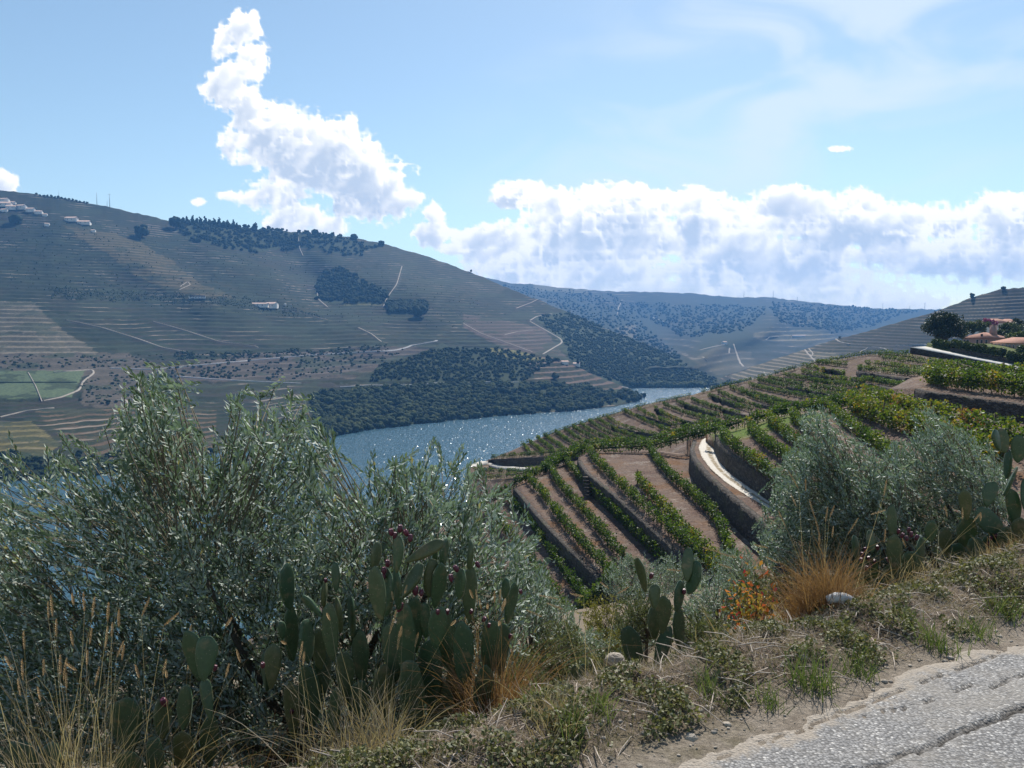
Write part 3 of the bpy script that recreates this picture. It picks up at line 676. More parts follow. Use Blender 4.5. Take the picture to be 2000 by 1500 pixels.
# (name, pixels near -> far, z, wall height or 0)
A_LINES = [
    ('low2', [(1100, 1200), (1045, 1120), (1000, 1060), (945, 1000)], -22.9, 0),
    ('low', [(1140, 1185), (1080, 1095), (1030, 1020), (985, 975)], -22.2, 0),
    ('w1', [(1178, 1140), (1142, 1103), (1100, 1062), (1062, 1022), (1035, 990), (1005, 955)], -20.2, 1.65),
    ('r1', [(1192, 1135), (1150, 1088), (1110, 1042), (1078, 1000), (1055, 968), (1030, 942)], -20.05, 0),
    ('r2', [(1230, 1118), (1190, 1070), (1150, 1020), (1110, 975), (1085, 945), (1075, 922)], -19.75, 0),
    ('r3', [(1275, 1086), (1230, 1041), (1190, 1001), (1150, 961), (1120, 927), (1103, 906)], -19.5, 0),
    ('w2', [(1332, 1086), (1290, 1050), (1250, 1013), (1200, 968), (1146, 925), (1130, 900)], -17.5, 1.9),
    ('r4', [(1345, 1082), (1290, 1030), (1240, 985), (1195, 940), (1160, 905), (1148, 886)], -17.3, 0),
    ('r5', [(1352, 1066), (1300, 1010), (1260, 965), (1240, 938), (1225, 912), (1218, 885)], -17.1, 0),
    ('r6', [(1420, 1078), (1405, 1036), (1385, 1008), (1350, 975), (1310, 940), (1285, 912), (1268, 885)], -16.9, 0),
    ('w3', [(1490, 1020), (1465, 1000), (1430, 970), (1400, 945), (1375, 920), (1356, 897), (1350, 878), (1356, 862)], -14.45, 2.15),
    ('tl', [(1490, 988), (1460, 970), (1420, 945), (1388, 917), (1370, 893), (1364, 875), (1370, 860), (1393, 848)], -14.4, 0),
    ('tr', [(1497, 977), (1460, 951), (1425, 926), (1408, 904), (1401, 886), (1400, 866), (1403, 850)], -14.37, 0),
    ('w4', [(1570, 970), (1530, 948), (1500, 931), (1450, 898), (1420, 880), (1408, 868), (1399, 850)], -12.6, 1.75),
    ('r7', [(1532, 955), (1500, 936), (1470, 912), (1440, 888), (1418, 868), (1408, 852)], -12.35, 0),
    ('r8', [(1570, 925), (1535, 905), (1500, 882), (1480, 865), (1468, 848), (1462, 838)], -11.5, 0),
    ('r9', [(1600, 905), (1560, 880), (1530, 855), (1512, 840), (1500, 828)], -10.8, 0),
    ('r9b', [(1640, 890), (1600, 865), (1570, 845), (1550, 828), (1545, 815)], -10.2, 0),
    ('r10', [(1720, 890), (1685, 862), (1655, 840), (1635, 822), (1622, 806)], -9.6, 0),
    ('r11', [(1850, 880), (1790, 855), (1720, 832), (1680, 815), (1660, 800)], -8.7, 0),
    ('r12', [(1900, 855), (1850, 838), (1760, 815), (1710, 800), (1690, 788)], -8.0, 0),
    ('w5', [(2060, 800), (1960, 786), (1880, 775), (1810, 766), (1790, 760)], -6.1, 1.35),
    ('r13', [(2080, 792), (1980, 774), (1900, 765), (1835, 757), (1810, 750)], -5.8, 0),
    ('r14', [(2090, 768), (1990, 757), (1920, 750), (1850, 744), (1830, 738)], -5.3, 0),
    ('top', [(2110, 752), (2000, 744), (1920, 737), (1860, 731)], -4.9, 0),
]
NA = 90
LA = {}
for nm, px, z, wh in A_LINES:
    P = np.array(px, float); Q = atz(P[:, 0], P[:, 1], z)
    e = Q[0] - Q[1]; e = e / np.linalg.norm(e) * 9.0
    Q = np.concatenate([[Q[0] + e], Q])
    LA[nm] = smooth_line(Q, NA, 5)
rows = []; meta = []
first = LA['low2']
for off in ((-70, -6, -42), (-22, -3, -11), (-6, -1, -2.6)):
    rows.append(first + np.array(off)); meta.append('low')
for nm, px, z, wh in A_LINES:
    if wh:
        q = LA[nm].copy(); q[:, 2] -= wh; q[:, 0] -= 0.12; rows.append(q); meta.append(nm + 'f')
        q = LA[nm].copy(); rows.append(q); meta.append(nm)
    else: rows.append(LA[nm]); meta.append(nm)
rows.append(LA['top'] + np.array([6, 4, 0.2])); meta.append('x')
# subdivide across
SV = []; SG = []
for a, b, ma, mb_ in zip(rows[:-1], rows[1:], meta[:-1], meta[1:]):
    gap = np.linalg.norm(b - a, axis=1).mean(); m = 1 if mb_ == ma[:-1] or ma == mb_ + 'f' else int(np.clip(gap / 0.8, 1, 10))
    for k in range(m):
        SV.append(a + (b - a) * k / m)
        SG.append(1.0 if ma in ('w4', 'r7', 'r8', 'r9', 'r9b') else 0.0)
SV.append(rows[-1]); SG.append(0)
SV = np.array(SV); SG = np.array(SG)[:, None] * np.clip((np.linspace(0, 1, NA)[None, :] - 0.80) * 9, 0, 1)
SV[..., 2] += (fbm(SV[..., 0] * 0.8, SV[..., 1] * 0.8, 3, 4) - 0.5) * 0.16
far = SV[:, -1:, :]
ext = [SV] + [far + np.array(o) for o in ((0.6, 7, -.6), (2, 13, -4.5), (4, 32, -13))]
near = SV[:, :1, :]
nr = [near + np.array((0.0, -14, -1.5))]
SVx = np.concatenate(nr + ext, 1); SGx = np.concatenate([SG[:, :1], SG, SG[:, -1:] * 0, SG[:, -1:] * 0, SG[:, -1:] * 0], 1)
# the walls' own strips stay smooth to the eye because the walls stand in front of them
obj('vineyard_slope', SVx.reshape(-1, 3), grid_faces(SVx.shape[0], SVx.shape[1]), M_soil, smooth=False, attrs={'grass': SGx.ravel()}, kind='structure')

def wall_mesh(top, h, side_sign=-1, thick=0.5, batter=0.14, seed=0, step=0.45, cap=0.06):
    """dry stone retaining wall along a 3D line; side_sign -1 = face on the left of the walking direction's right normal"""
    rg = np.random.default_rng(seed); P = resample(top, step=step); n = len(P)
    d = np.gradient(P, axis=0); d[:, 2] = 0; d /= np.linalg.norm(d, axis=1)[:, None] + 1e-9
    nr_ = np.stack([d[:, 1], -d[:, 0], 0 * d[:, 0]], -1) * side_sign
    hh = np.broadcast_to(h, (n,)) if np.ndim(h) == 0 else np.interp(np.linspace(0, 1, n), np.linspace(0, 1, len(h)), h)
    lv = [0.0, 0.25, 0.5, 0.75, 1.0]; cols = []
    up = cap + rg.uniform(-.03, .05, n)
    for f in lv:
        q = P + nr_ * (batter * (1 - f) + 0.16 + rg.normal(0, .018, n))[:, None]; q[:, 2] += -hh * (1 - f) - (0.25 if f == 0 else 0) + (up if f == 1 else 0); cols.append(q)
    q = P - nr_ * (thick - 0.16); q[:, 2] += up; cols.append(q)
    q = P - nr_ * (thick - 0.16); q[:, 2] -= 0.3; cols.append(q)
    V = np.stack(cols, 1); k = V.shape[1]
    F_ = grid_faces(n, k)
    caps = [[i for i in range(k)][::-1], [(n - 1) * k + i for i in range(k)]]
    return V.reshape(-1, 3), [F_, np.array(caps)]
def stone_wall(top, h, label, group=None, **kw):
    V, F_ = wall_mesh(top, h, **kw)
    o = obj('dry_stone_wall', V, F_, M_stone); tag(o, label, 'stone wall', group); return o
WALL_LABEL = {'w1': 'lowest dark stone retaining wall, half hidden behind the big olive', 'w2': 'long dark terrace wall with the small stone steps in it', 'w3': 'tall dark retaining wall that holds up the pale curved track',
              'w4': 'curved stone wall on the uphill side of the pale track', 'w5': 'stone wall under the big vines at the right edge'}
for i, nm in enumerate(('w1', 'w2', 'w3', 'w4', 'w5')):
    stone_wall(LA[nm], dict((a[0], a[3]) for a in A_LINES)[nm], WALL_LABEL[nm], 'vineyard terrace walls', seed=20 + i)
# stone steps let into the long wall
q = LA['w2']; k = np.argmin(np.abs(q[:, 1] - 90.0)); st = thing('stone_steps', 'small stone steps climbing the long terrace wall', 'steps', q[k] - [0, 0, 1.9])
for j in range(6):
    b = MB(); c = q[k] + np.array([-0.42, -0.2 - j * 0.55, -0.12 - j * 0.30]); b.box(c, (0.75, 0.7, 0.12), 0.1); b.build('step', M_stone, st)
# pale track with grass between the ruts
a, b = resample(LA['tl'], n=80), resample(LA['tr'], n=80)
f = np.linspace(0, 1, 9)[None, :, None]
V = a[:, None, :] * (1 - f) + b[:, None, :] * f; V[..., 2] += 0.05 + (fbm(V[..., 0] * 2, V[..., 1] * 2, 2, 3) - .5) * .05
mt, t_, b_ = newmat('track_gravel'); b_.inputs['Roughness'].default_value = .95
va = N(t_, 'ShaderNodeAttribute', attribute_name='across')
mid = math_n(t_, 'MULTIPLY', maprange(t_, math_n(t_, 'ABSOLUTE', math_n(t_, 'SUBTRACT', va.outputs['Fac'], 0.55)), 0.20, 0.06), maprange(t_, noise(t_, 1.4, 5, .7), .36, .5))
edge = maprange(t_, math_n(t_, 'ABSOLUTE', math_n(t_, 'SUBTRACT', va.outputs['Fac'], 0.5)), 0.40, 0.5)
cc = mixc(t_, math_n(t_, 'MAXIMUM', mid, math_n(t_, 'MULTIPLY', edge, maprange(t_, noise(t_, 2.0, 4), .4, .55))), ramp(t_, noise(t_, 3, 5, .7), [(.3, (.44, .40, .34)), (.7, (.62, .58, .51))]), (0.24, 0.19, 0.12))
t_.links.new(cc, b_.inputs['Base Color']); bump(t_, b_, noise(t_, 6, 4), .4, .06)
obj('gravel_track', V.reshape(-1, 3), grid_faces(80, 9), mt, smooth=True, attrs={'across': np.tile(np.linspace(0, 1, 9), 80)}, kind='structure')

ROWLAB = {
    'low2': ('lowest vine row, glimpsed through the right edge of the big olive', 0, 1, .05), 'low': ('vine row at the foot of the lowest terrace wall', 0, 1.0, 0), 'r1': ('vine row growing along the top of the lowest terrace wall', 0, 1, .02), 'r2': ('vine row midway between the lowest wall and the long stepped wall', 0, 1, 0),
    'r3': ('vine row close under the long wall with stone steps', 0, 1, .05), 'r4': ('vine row just above the long wall with stone steps', 0, 1, .05), 'r5': ('short vine row with browned leaves, second above the long stepped wall', 0, 0.62, .22),
    'r6': ('vine row on the wide bare bank below the tall track wall', 0.0, 1, .03), 'r7': ('vine row on the ledge above the curved track wall', 0, 1, .08), 'r8': ('second vine row above the curved track, beside green grass', 0, 1, .1),
    'r9': ('third vine row above the curved track, half behind the olive bush', 0, 1, .12), 'r9b': ('fourth vine row above the curved track, mostly behind the olive bush', .55, 1, .05), 'r10': ('vine row with a bare stony bank beside it, right of the olive tip', 0, 1, .1),
    'r11': ('big yellowing vine row above the right olive bush', 0, 1, .24), 'r12': ('big orange tinged vine row behind the right olive bush', 0, 1, .27), 'r13': ('tall bushy vine row along the top of the right hand wall', 0, 1, .22), 'r14': ('back row of tall vines near the right edge under the house road', 0, 1, .16)}
for i, (nm, (lab, t0, t1, ye)) in enumerate(ROWLAB.items()):
    P = LA[nm]; k0, k1 = int(t0 * (NA - 1)), int(t1 * (NA - 1)) + 1
    big = nm in ('r11', 'r12', 'r13', 'r14')
    vine_row(P[k0:k1] + [0, 0, 0.03], lab, 'vine rows on the near slope', h=1.95 if big else 1.4, w=1.15 if big else 0.55, dens=240 if big else 180, size=0.22 if big else 0.17, seed=i, yellow=ye, gap=.12)
vine_row(atz(np.array([1200, 1192, 1180, 1160, 1140, 1125.]), np.array([1122, 1140, 1158, 1178, 1198, 1215.]), np.array([-20.0, -20.3, -20.7, -21.2, -21.7, -22.1])), 'short vine row curving down round the near corner of the lowest wall', 'vine rows on the near slope', h=1.4, w=.7, dens=150, size=.18, seed=71, yellow=.08)
# headland rows that follow the far edge of the slope
order = ['low', 'w1', 'r1', 'r2', 'r3', 'r4', 'r5', 'r6', 'w3', 'tl']
E1 = np.array([LA[n][-1] for n in order]); E1 = smooth_line(np.concatenate([[E1[0] + [-9, -9, -2.2]], E1]), 60, 8)
E2 = np.array([LA[n][-1] for n in ['r7', 'r8', 'r9', 'r9b', 'r10', 'r11', 'r12']]); E2 = smooth_line(np.concatenate([[E2[0] + [-1, 2, -.6]], E2]), 50, 6)
vine_row(E1 + [0, 0.6, 0], 'front vine row along the headland where the near terraces end', 'headland vine rows', h=1.4, w=.7, dens=130, seed=41)
vine_row(E1[22:] + [0.3, 3.0, 0.1], 'middle vine row of the headland band before the far slope', 'headland vine rows', h=1.4, w=.7, dens=110, seed=42)
vine_row(E1[24:] + [0.6, 5.6, 0.1], 'back vine row of the headland band before the far slope', 'headland vine rows', h=1.4, w=.7, dens=100, seed=43)
vine_row(E2 + [0.3, 1.6, 0.05], 'vine row behind the green grass strip at the terrace ends', 'headland vine rows', h=1.45, w=.75, dens=120, seed=44, yellow=.05)
vine_row(E2[10:] + [1.0, 4.2, -.1], 'vine row beyond the grass strip facing the far slope', 'headland vine rows', h=1.45, w=.75, dens=100, seed=45, yellow=.08)

# ================================================================== far vineyard slope (B) across the gully
crest_B = [(915, 916, 190), (940, 905, 194), (1000, 881, 198), (1050, 859, 200), (1100, 840, 200), (1180, 814, 200), (1240, 797, 200), (1290, 785, 200), (1330, 777, 200), (1360, 770, 200), (1420, 754, 198), (1480, 740, 195), (1540, 724, 190), (1600, 708, 185), (1650, 700, 182), (1700, 692, 180), (1779, 691, 174), (1850, 703, 167.5), (1900, 715, 162.5), (1985, 735, 154), (2040, 746, 149)]
foot_B = [(915, 945, 176), (940, 940, 172), (1050, 928, 160), (1130, 915, 152), (1200, 912, 148), (1300, 890, 145), (1400, 860, 140), (1480, 845, 135), (1560, 832, 126), (1640, 818, 118), (1700, 806, 112), (1760, 794, 106), (1830, 780, 100), (1900, 768, 96), (2040, 765, 92)]
WALLS_B = [  # pixels of the wall top, height in px
    ([(955, 898), (1000, 896), (1060, 893), (1100, 889), (1135, 882)], 13, 'long wall above the lower dirt road at the foot of the far slope'),
    ([(1195, 831), (1240, 843), (1310, 855)], 6, 'thin wall on the far slope left of centre, above the headland vines'),
    ([(1243, 807), (1270, 817), (1310, 830)], 5, 'short thin wall near the crest of the far slope over the river'),
    ([(1280, 799), (1292, 800)], 8, 'tiny end wall of the bare purple bank on the far slope'),
    ([(1332, 819), (1365, 827), (1405, 838)], 12, 'broad dark wall of the bare bank on the far slope'),
    ([(1337, 788), (1360, 795), (1392, 808)], 7, 'dark wall with a pale ledge just under the crest by the river bend'),
    ([(1412, 799), (1440, 806), (1468, 815)], 7, 'dark wall in mid slope above the headland, right of the river'),
    ([(1390, 773), (1412, 780), (1438, 789)], 7, 'wall with a bare ledge on the crest above the river bend'),
    ([(1456, 763), (1500, 773), (1560, 787), (1625, 798)], 6, 'long thin wall with a pale path under it in mid slope'),
    ([(1472, 786), (1500, 792), (1538, 803)], 5, 'short wall beside a pale path left of the long mid slope wall'),
    ([(1538, 756), (1600, 767), (1650, 776), (1705, 786)], 6, 'upper long thin wall with a pale path on the far slope'),
    ([(1577, 730), (1600, 735), (1625, 740)], 9, 'short dark wall high on the crest right of the river'),
    ([(1607, 720), (1625, 722), (1645, 726)], 7, 'highest short wall on the crest beside the dry gully'),
    ([(1674, 726), (1720, 732), (1780, 740), (1836, 749)], 13, 'big dark wall below the three vine rows under the house road'),
    ([(1678, 747), (1720, 754), (1778, 768)], 8, 'lower wall with a pale ledge below the big dark wall'),
]
class SheetB:
    def __init__(s):
        s.xs = np.arange(915, 2041, 3.2); nv = s.nv = 115; nx = len(s.xs)
        yb = interp(s.xs, foot_B, 1); yc = interp(s.xs, crest_B, 1); Db = interp(s.xs, foot_B, 2); Dc = interp(s.xs, crest_B, 2)
        s.yb, s.yc = yb, yc
        v = np.linspace(0, 1, nv)[None, :]; X = np.repeat(s.xs[:, None], nv, 1); Yp = yb[:, None] + (yc - yb)[:, None] * v
        wgt = np.full(X.shape, 1.0)
        for pts, h, lab in WALLS_B:
            p = np.array(pts, float); yl = np.interp(X, p[:, 0], p[:, 1]); m = (X >= p[0, 0]) & (X <= p[-1, 0]) & (Yp > yl - .2) & (Yp < yl + h + .4)
            wgt[m] = 0.02
        cum = np.cumsum(wgt, 1); cum = (cum - cum[:, :1]) / (cum[:, -1:] - cum[:, :1])
        D = Db[:, None] + (Dc - Db)[:, None] * cum
        s.P = at(X, Yp, D)
        s.P[..., 2] += (fbm(s.P[..., 0] * .5, s.P[..., 1] * .5, 3, 8) - .5) * .22
        last = s.P[:, -1, :]; first = s.P[:, 0, :]
        bk = []
        for dy, dz in ((3, -0.3), (14, -6), (70, -50), (150, -86)):
            q = last + np.array([0, dy, dz]); m = s.xs > 1770; q[m] = last[m] + np.array([0.5 * dy / 3, dy * .1, -0.6]); bk.append(q[:, None, :])
        fr = [(first + np.array([0, -14, -6]))[:, None, :], (first + np.array([0, -4, -1]))[:, None, :]]
        V = np.concatenate(fr + [s.P] + bk, 1)
        g = softpoly(X, Yp, [(1745, 712), (1870, 722), (1990, 740), (1990, 770), (1880, 755), (1840, 745)], 2, 4) * .6
        g = np.concatenate([g[:, :1]] * 2 + [g] + [g[:, -1:]] * 4, 1)
        obj('far_vineyard_slope', V.reshape(-1, 3), grid_faces(nx, V.shape[1]), M_soilB, smooth=False, attrs={'grass': g.ravel()}, kind='structure')
    sample = Sheet.sample
SB = SheetB()
for i, (pts, h, lab) in enumerate(WALLS_B):
    p = smooth_line(np.array(pts, float), 24, 2); T = SB.sample(p[:, 0], p[:, 1] + h * .5); 
    top = at(p[:, 0], p[:, 1], T[:, 1] - 0.1)
    hh = (h + 1.0) / F * T[:, 1].mean()
    stone_wall(top, hh, lab, 'far slope terrace walls', side_sign=1, seed=60 + i, thick=0.6, step=0.7)
ROWS_B = [
    ([(925, 922), (960, 924), (1010, 925), (1060, 920)], 'vine row just below the lower dirt road', .02), ([(920, 936), (960, 937), (1010, 932), (1050, 926)], 'second vine row below the lower dirt road', .02),
    ([(960, 897), (1000, 894), (1060, 890), (1100, 886), (1135, 880)], 'vine row on top of the long wall above the lower road', 0),
    ([(1036, 889), (1022, 872), (1016, 866)], 'leftmost vine row on the nose of the far slope above the river', .15), ([(1062, 888), (1036, 868), (1028, 859)], 'second vine row from the left on the nose above the river', .12), ([(1082, 884), (1055, 864), (1046, 855)], 'third vine row from the left on the nose above the river', .05),
    ([(1102, 881), (1074, 862), (1062, 852)], 'fourth vine row from the left on the nose above the river', .05), ([(1132, 878), (1106, 863), (1084, 847)], 'fifth vine row from the left on the nose above the river', .05), ([(1160, 877), (1122, 856), (1102, 841)], 'sixth vine row from the left on the nose above the river', .0),
    ([(1182, 873), (1142, 852), (1118, 837)], 'seventh vine row from the left on the nose above the river', 0), ([(1205, 871), (1155, 847), (1132, 831)], 'eighth vine row from the left on the nose above the river', .02), ([(1230, 868), (1180, 846), (1150, 826)], 'ninth vine row from the left on the nose above the river', .05),
    ([(1262, 866), (1210, 847), (1165, 822)], 'tenth vine row from the left on the nose above the river', .08),
    ([(1310, 862), (1250, 848), (1200, 829), (1185, 818)], 'vine row just above the thin wall left of the track bend', .1), ([(1335, 856), (1290, 840), (1235, 815), (1218, 806)], 'vine row below the short thin crest wall over the river', .1), ([(1370, 852), (1310, 832), (1262, 812), (1245, 801)], 'vine row above the short thin crest wall over the river', .1),
    ([(1400, 845), (1340, 833), (1300, 815), (1278, 800)], 'vine row in front of the bare purple bank', .1), ([(1425, 838), (1400, 829), (1340, 811), (1295, 794)], 'vine row along the top of the bare bank with a broad dark wall', .05), ([(1435, 826), (1385, 812), (1338, 796), (1320, 786)], 'vine row under the dark wall by the river bend', 0),
    ([(1445, 815), (1390, 799), (1350, 784)], 'vine row above the dark wall by the river bend', .05), ([(1470, 806), (1425, 793), (1382, 776)], 'vine row between the two crest walls right of the river', .05), ([(1488, 802), (1440, 786), (1402, 769)], 'vine row above the crest wall with a bare ledge', 0), ([(1530, 800), (1485, 785), (1425, 760)], 'vine row passing left of the long mid slope wall', .05),
    ([(1550, 797), (1500, 783), (1445, 764)], 'vine row just below the long thin mid slope wall', .02), ([(1655, 793), (1600, 785), (1520, 769), (1462, 756)], 'vine row on the long thin mid slope wall', .02), ([(1690, 788), (1620, 777), (1545, 762), (1480, 746)], 'vine row between the two long thin walls', .0), ([(1700, 779), (1620, 765), (1560, 756), (1500, 742)], 'vine row on the upper long thin wall', .0),
    ([(1725, 772), (1660, 758), (1600, 750), (1530, 736)], 'vine row above the two long thin walls', .05), ([(1690, 752), (1620, 743), (1565, 729)], 'vine row near the high short crest wall', .12), ([(1650, 735), (1610, 728), (1575, 720)], 'yellowing vine row on the crest below the highest short wall', .2), ([(1655, 718), (1615, 713), (1595, 711)], 'short vine row on the crest next to the highest wall', .1),
    ([(1800, 766), (1730, 753), (1682, 744)], 'vine row directly below the big dark wall', .12), ([(1818, 738), (1750, 732), (1676, 724)], 'lowest of the three vine rows between the big dark wall and the house road', .12), ([(1832, 731), (1760, 722), (1690, 714)], 'middle of the three vine rows under the house road', .14), ([(1872, 724), (1790, 712), (1722, 704)], 'upper of the three vine rows under the house road', .14),
    ([(1840, 714), (1770, 702), (1715, 696)], 'vine row close below the house road wall', .05), ([(1350, 776), (1300, 786), (1240, 800), (1180, 818), (1120, 836), (1060, 857)], 'vine row along the skyline edge over the river', .02), ([(1775, 694), (1700, 694), (1600, 711), (1500, 737), (1420, 757), (1370, 769)], 'vine row along the skyline edge towards the house road', .08)]
for i, (pts, lab, ye) in enumerate(ROWS_B):
    p = smooth_line(np.array(pts, float), 30, 2); P = SB.sample(p[:, 0], p[:, 1])
    vine_row(P, lab, 'vine rows on the far slope', h=1.25, w=0.5, dens=75, size=0.22, seed=200 + i, yellow=ye, post=False, gap=.12)
# lower dirt road at the foot of that slope
p = smooth_line(np.array([(925, 893), (945, 903), (985, 911), (1030, 915), (1060, 914)], float), 30, 2)
C = SB.sample(p[:, 0], p[:, 1]); C[:, 2] += .12
d = np.gradient(C, axis=0); nn = np.stack([-d[:, 1], d[:, 0], 0 * d[:, 0]], -1); nn /= np.linalg.norm(nn, axis=1)[:, None]
V = np.stack([C + nn * 1.9 - [0, 0, .5], C + nn * 1.7, C - nn * 1.7, C - nn * 1.9 - [0, 0, .5]], 1)
obj('lower_dirt_road', V.reshape(-1, 3), grid_faces(30, 4), M_track, kind='structure')

# ------------------------------------------------------------------ ground under everything on this side of the river
gx = np.linspace(-420, 420, 85); gy = np.linspace(-58, 330, 80); GX, GY = np.meshgrid(gx, gy, indexing='ij')
nn = np.array([-0.484, 0.875]); E0 = np.array([0.762, 2.857])
T = (GX - E0[0]) * nn[0] + (GY - E0[1]) * nn[1]
Z = np.where(T < 1, -2.4 - 0.0 * T, -2.4 - 0.47 * np.clip(T - 1, 0, None) - 0.6)
Z = np.maximum(Z, -112.0) - np.clip((GY - 58) / 20, 0, 1) * 6
obj('ground', np.stack([GX, GY, np.clip(Z, -112.5, None)], -1).reshape(-1, 3), grid_faces(85, 80), M_soil, smooth=True, attrs={'grass': np.zeros(85 * 80)}, kind='structure')
# ================================================================== houses, hedges, trees
def leaf_cloud(name, C, size, mat, parent, rg, tint, up=.35, kind='stuff'):
    V, Q = leaf_quads(C, size, rg, up)
    return obj(name, V, Q, mat, parent, attrs={'tint': np.repeat(np.clip(tint, 0, 1), 4)}, kind=kind)
M_leaf_dark = leafmat('dark_evergreen_leaves', (0.012, 0.024, 0.008), (0.055, 0.075, 0.02), 0.25)
M_leaf_mid = leafmat('hedge_leaves', (0.020, 0.042, 0.010), (0.115, 0.145, 0.032), 0.35)
M_leaf_grey = leafmat('grey_green_leaves', (0.035, 0.05, 0.03), (0.16, 0.18, 0.12), 0.3)
M_flower = leafmat('magenta_flowers', (0.10, 0.02, 0.07), (0.42, 0.10, 0.30), 0.3)
M_bark = simple('tree_bark', (0.085, 0.065, 0.05), 0.95, 0.35, 3.0, 0.6, 9)
M_roof = simple('terracotta_tiles', (0.36, 0.185, 0.13), 0.9, 0.22, 2.5)
M_pink = simple('pink_render', (0.36, 0.235, 0.20), 0.9, 0.10, 0.8)
M_white = simple('white_render', (0.68, 0.64, 0.58), 0.9, 0.08, 0.8)
M_dark = simple('window_dark', (0.03, 0.03, 0.035), 0.3, 0.2, 1.0, spec=.5)
M_frame = simple('window_frame', (0.50, 0.42, 0.37), 0.7, 0.1, 1.0)
M_metal = simple('mast_metal', (0.32, 0.33, 0.34), 0.5, 0.1, 1.0)

def bush(name, label, cat, c, r, n, size, mat, rg, group=None, trunk=True, tint=.4, sub=40):
    """tree or bush: leaf clumps over an ellipsoid, gaps between them, trunk with limbs"""
    c = np.array(c, float); r = np.array(r, float)
    t = thing(name, label, cat, c - [0, 0, r[2] + (1.5 if trunk else .2)], group)
    d = rg.normal(size=(sub, 3)); d /= np.linalg.norm(d, axis=1)[:, None]; d[:, 2] = np.where(d[:, 2] < -.55, -d[:, 2], d[:, 2])
    cc = c + d * r * rg.uniform(.45, .92, sub)[:, None]; cr = rg.uniform(.20, .36, sub)[:, None] * r.mean()
    k = rg.integers(0, sub, n); q = rg.normal(size=(n, 3)); q /= np.linalg.norm(q, axis=1)[:, None]
    C = cc[k] + q * cr[k] * (rg.random(n) ** .4)[:, None]
    tn = rg.normal(tint, .13, sub)[k] + rg.normal(0, .1, n)
    leaf_cloud('crown', C, size * rg.uniform(.7, 1.4, n), mat, t, rg, tn)
    if trunk:
        m = MB(); b0 = c - [0, 0, r[2] + 1.5]
        m.tube([b0 - [0, 0, .4], b0 + [.05, 0, 1.2], c - [0, 0, r[2] * .4]], [r.mean() * .09, r.mean() * .07, r.mean() * .05], 8)
        for j in range(6):
            m.tube([b0 + [0, 0, 1.2 + .1 * j], (b0 + cc[j]) / 2 + [0, 0, .5], cc[j]], [r.mean() * .045, r.mean() * .03, .02], 5)
        m.build('trunk', M_bark, t)
    return t

# ---- road in front of the houses, with its wall
RDp = np.array([(1779, 678, 175), (1800, 681.5, 173), (1850, 690.5, 168), (1900, 700.5, 163), (1950, 710, 158), (1990, 718.5, 154), (2040, 729, 149)], float)
RD = smooth_line(at(RDp[:, 0], RDp[:, 1], RDp[:, 2]), 50, 3)
d = np.gradient(RD, axis=0); d[:, 2] = 0; d /= np.linalg.norm(d, axis=1)[:, None]; nin = np.stack([-d[:, 1], d[:, 0], 0 * d[:, 0]], -1)   # away from us
if nin[25, 0] < 0: nin = -nin
W = np.interp(np.linspace(0, 1, 50), [0, .15, .35, 1], [6.5, 4.4, 3.3, 3.0])[:, None]
RI = RD + nin * W + [0, 0, .10]
V = np.stack([RD - nin * .1 - [0, 0, .25], RD - nin * .1, RI, RI - [0, 0, .25]], 1)
M_conc = simple('pale_concrete_road', (0.58, 0.55, 0.50), 0.9, 0.08, 0.7)
obj('house_road', V.reshape(-1, 3), grid_faces(50, 4), M_conc, kind='structure')
stone_wall(RD - [0, 0, .06], [1.9, 2.3, 2.2, 2.0, 2.0], 'long dark stone wall carrying the pale house road', None, side_sign=1 if np.dot(np.cross(d[25], [0, 0, 1]), nin[25]) < 0 else -1, seed=91, thick=.7, step=.6, cap=-.04)
# ground behind the road
up = [RI + nin * .02 - [0, 0, .02], RI + nin * 1.0 + [0, 0, .85], RI + nin * 8 + [0, 0, .6], RI + nin * 40 + [0, 0, .1], RI + nin * 130 + [0, 0, .2], RI + nin * 260 + [0, 0, -30]]
obj('house_terrace', np.stack(up, 1).reshape(-1, 3), grid_faces(50, len(up)), M_soilB, smooth=True, attrs={'grass': np.full(50 * len(up), .7)}, kind='structure')
# garden wall on the uphill side of the road
gw = RI[11:] + nin[11:] * .35 + [0, 0, .85]
stone_wall(gw, .95, 'shaded garden wall under the hedges on the uphill side of the house road', None, side_sign=1 if np.dot(np.cross(d[25], [0, 0, 1]), nin[25]) < 0 else -1, seed=92, thick=.5, step=.6)
rg = np.random.default_rng(77)
def hedge(label, P, h, w, n, mat=None, size=.32, tint=.42):
    P = resample(P, n=30); t = thing('hedge', label, 'hedge', P[15], 'clipped hedges by the houses')
    u = rg.random(n) * 28.99; i = u.astype(int); f = (u - i)[:, None]; base = P[i] * (1 - f) + P[i + 1] * f
    dd = np.gradient(P, axis=0); dd[:, 2] = 0; dd /= np.linalg.norm(dd, axis=1)[:, None]; sd = np.stack([-dd[:, 1], dd[:, 0], 0 * dd[:, 0]], -1)[i]
    lump = 0.85 + .3 * vnoise(u * .9, u * 0, 12)
    ang = rg.random(n) * math.pi
    rr = rg.random(n) ** .25
    C = base + sd * (np.cos(ang) * rr * w / 2)[:, None]; C[:, 2] += np.sin(ang) ** .5 * rr * h * lump
    leaf_cloud('foliage', C, size * rg.uniform(.7, 1.4, n), mat or M_leaf_mid, t, rg, tint + rg.normal(0, .16, n) + .15 * (vnoise(u * .6, u * 0, 3) - .5))
    m = MB(); Q = P.copy(); m.tube(Q + [0, 0, h * .42], np.full(30, min(w, h) * .36), 8); m.build('dark_core', M_leaf_core, t)  # dark tube that fills the inside of the leaf mass
M_leaf_core = simple('hedge_inside', (0.018, 0.026, 0.010), 0.95, 0.3, 2.0)
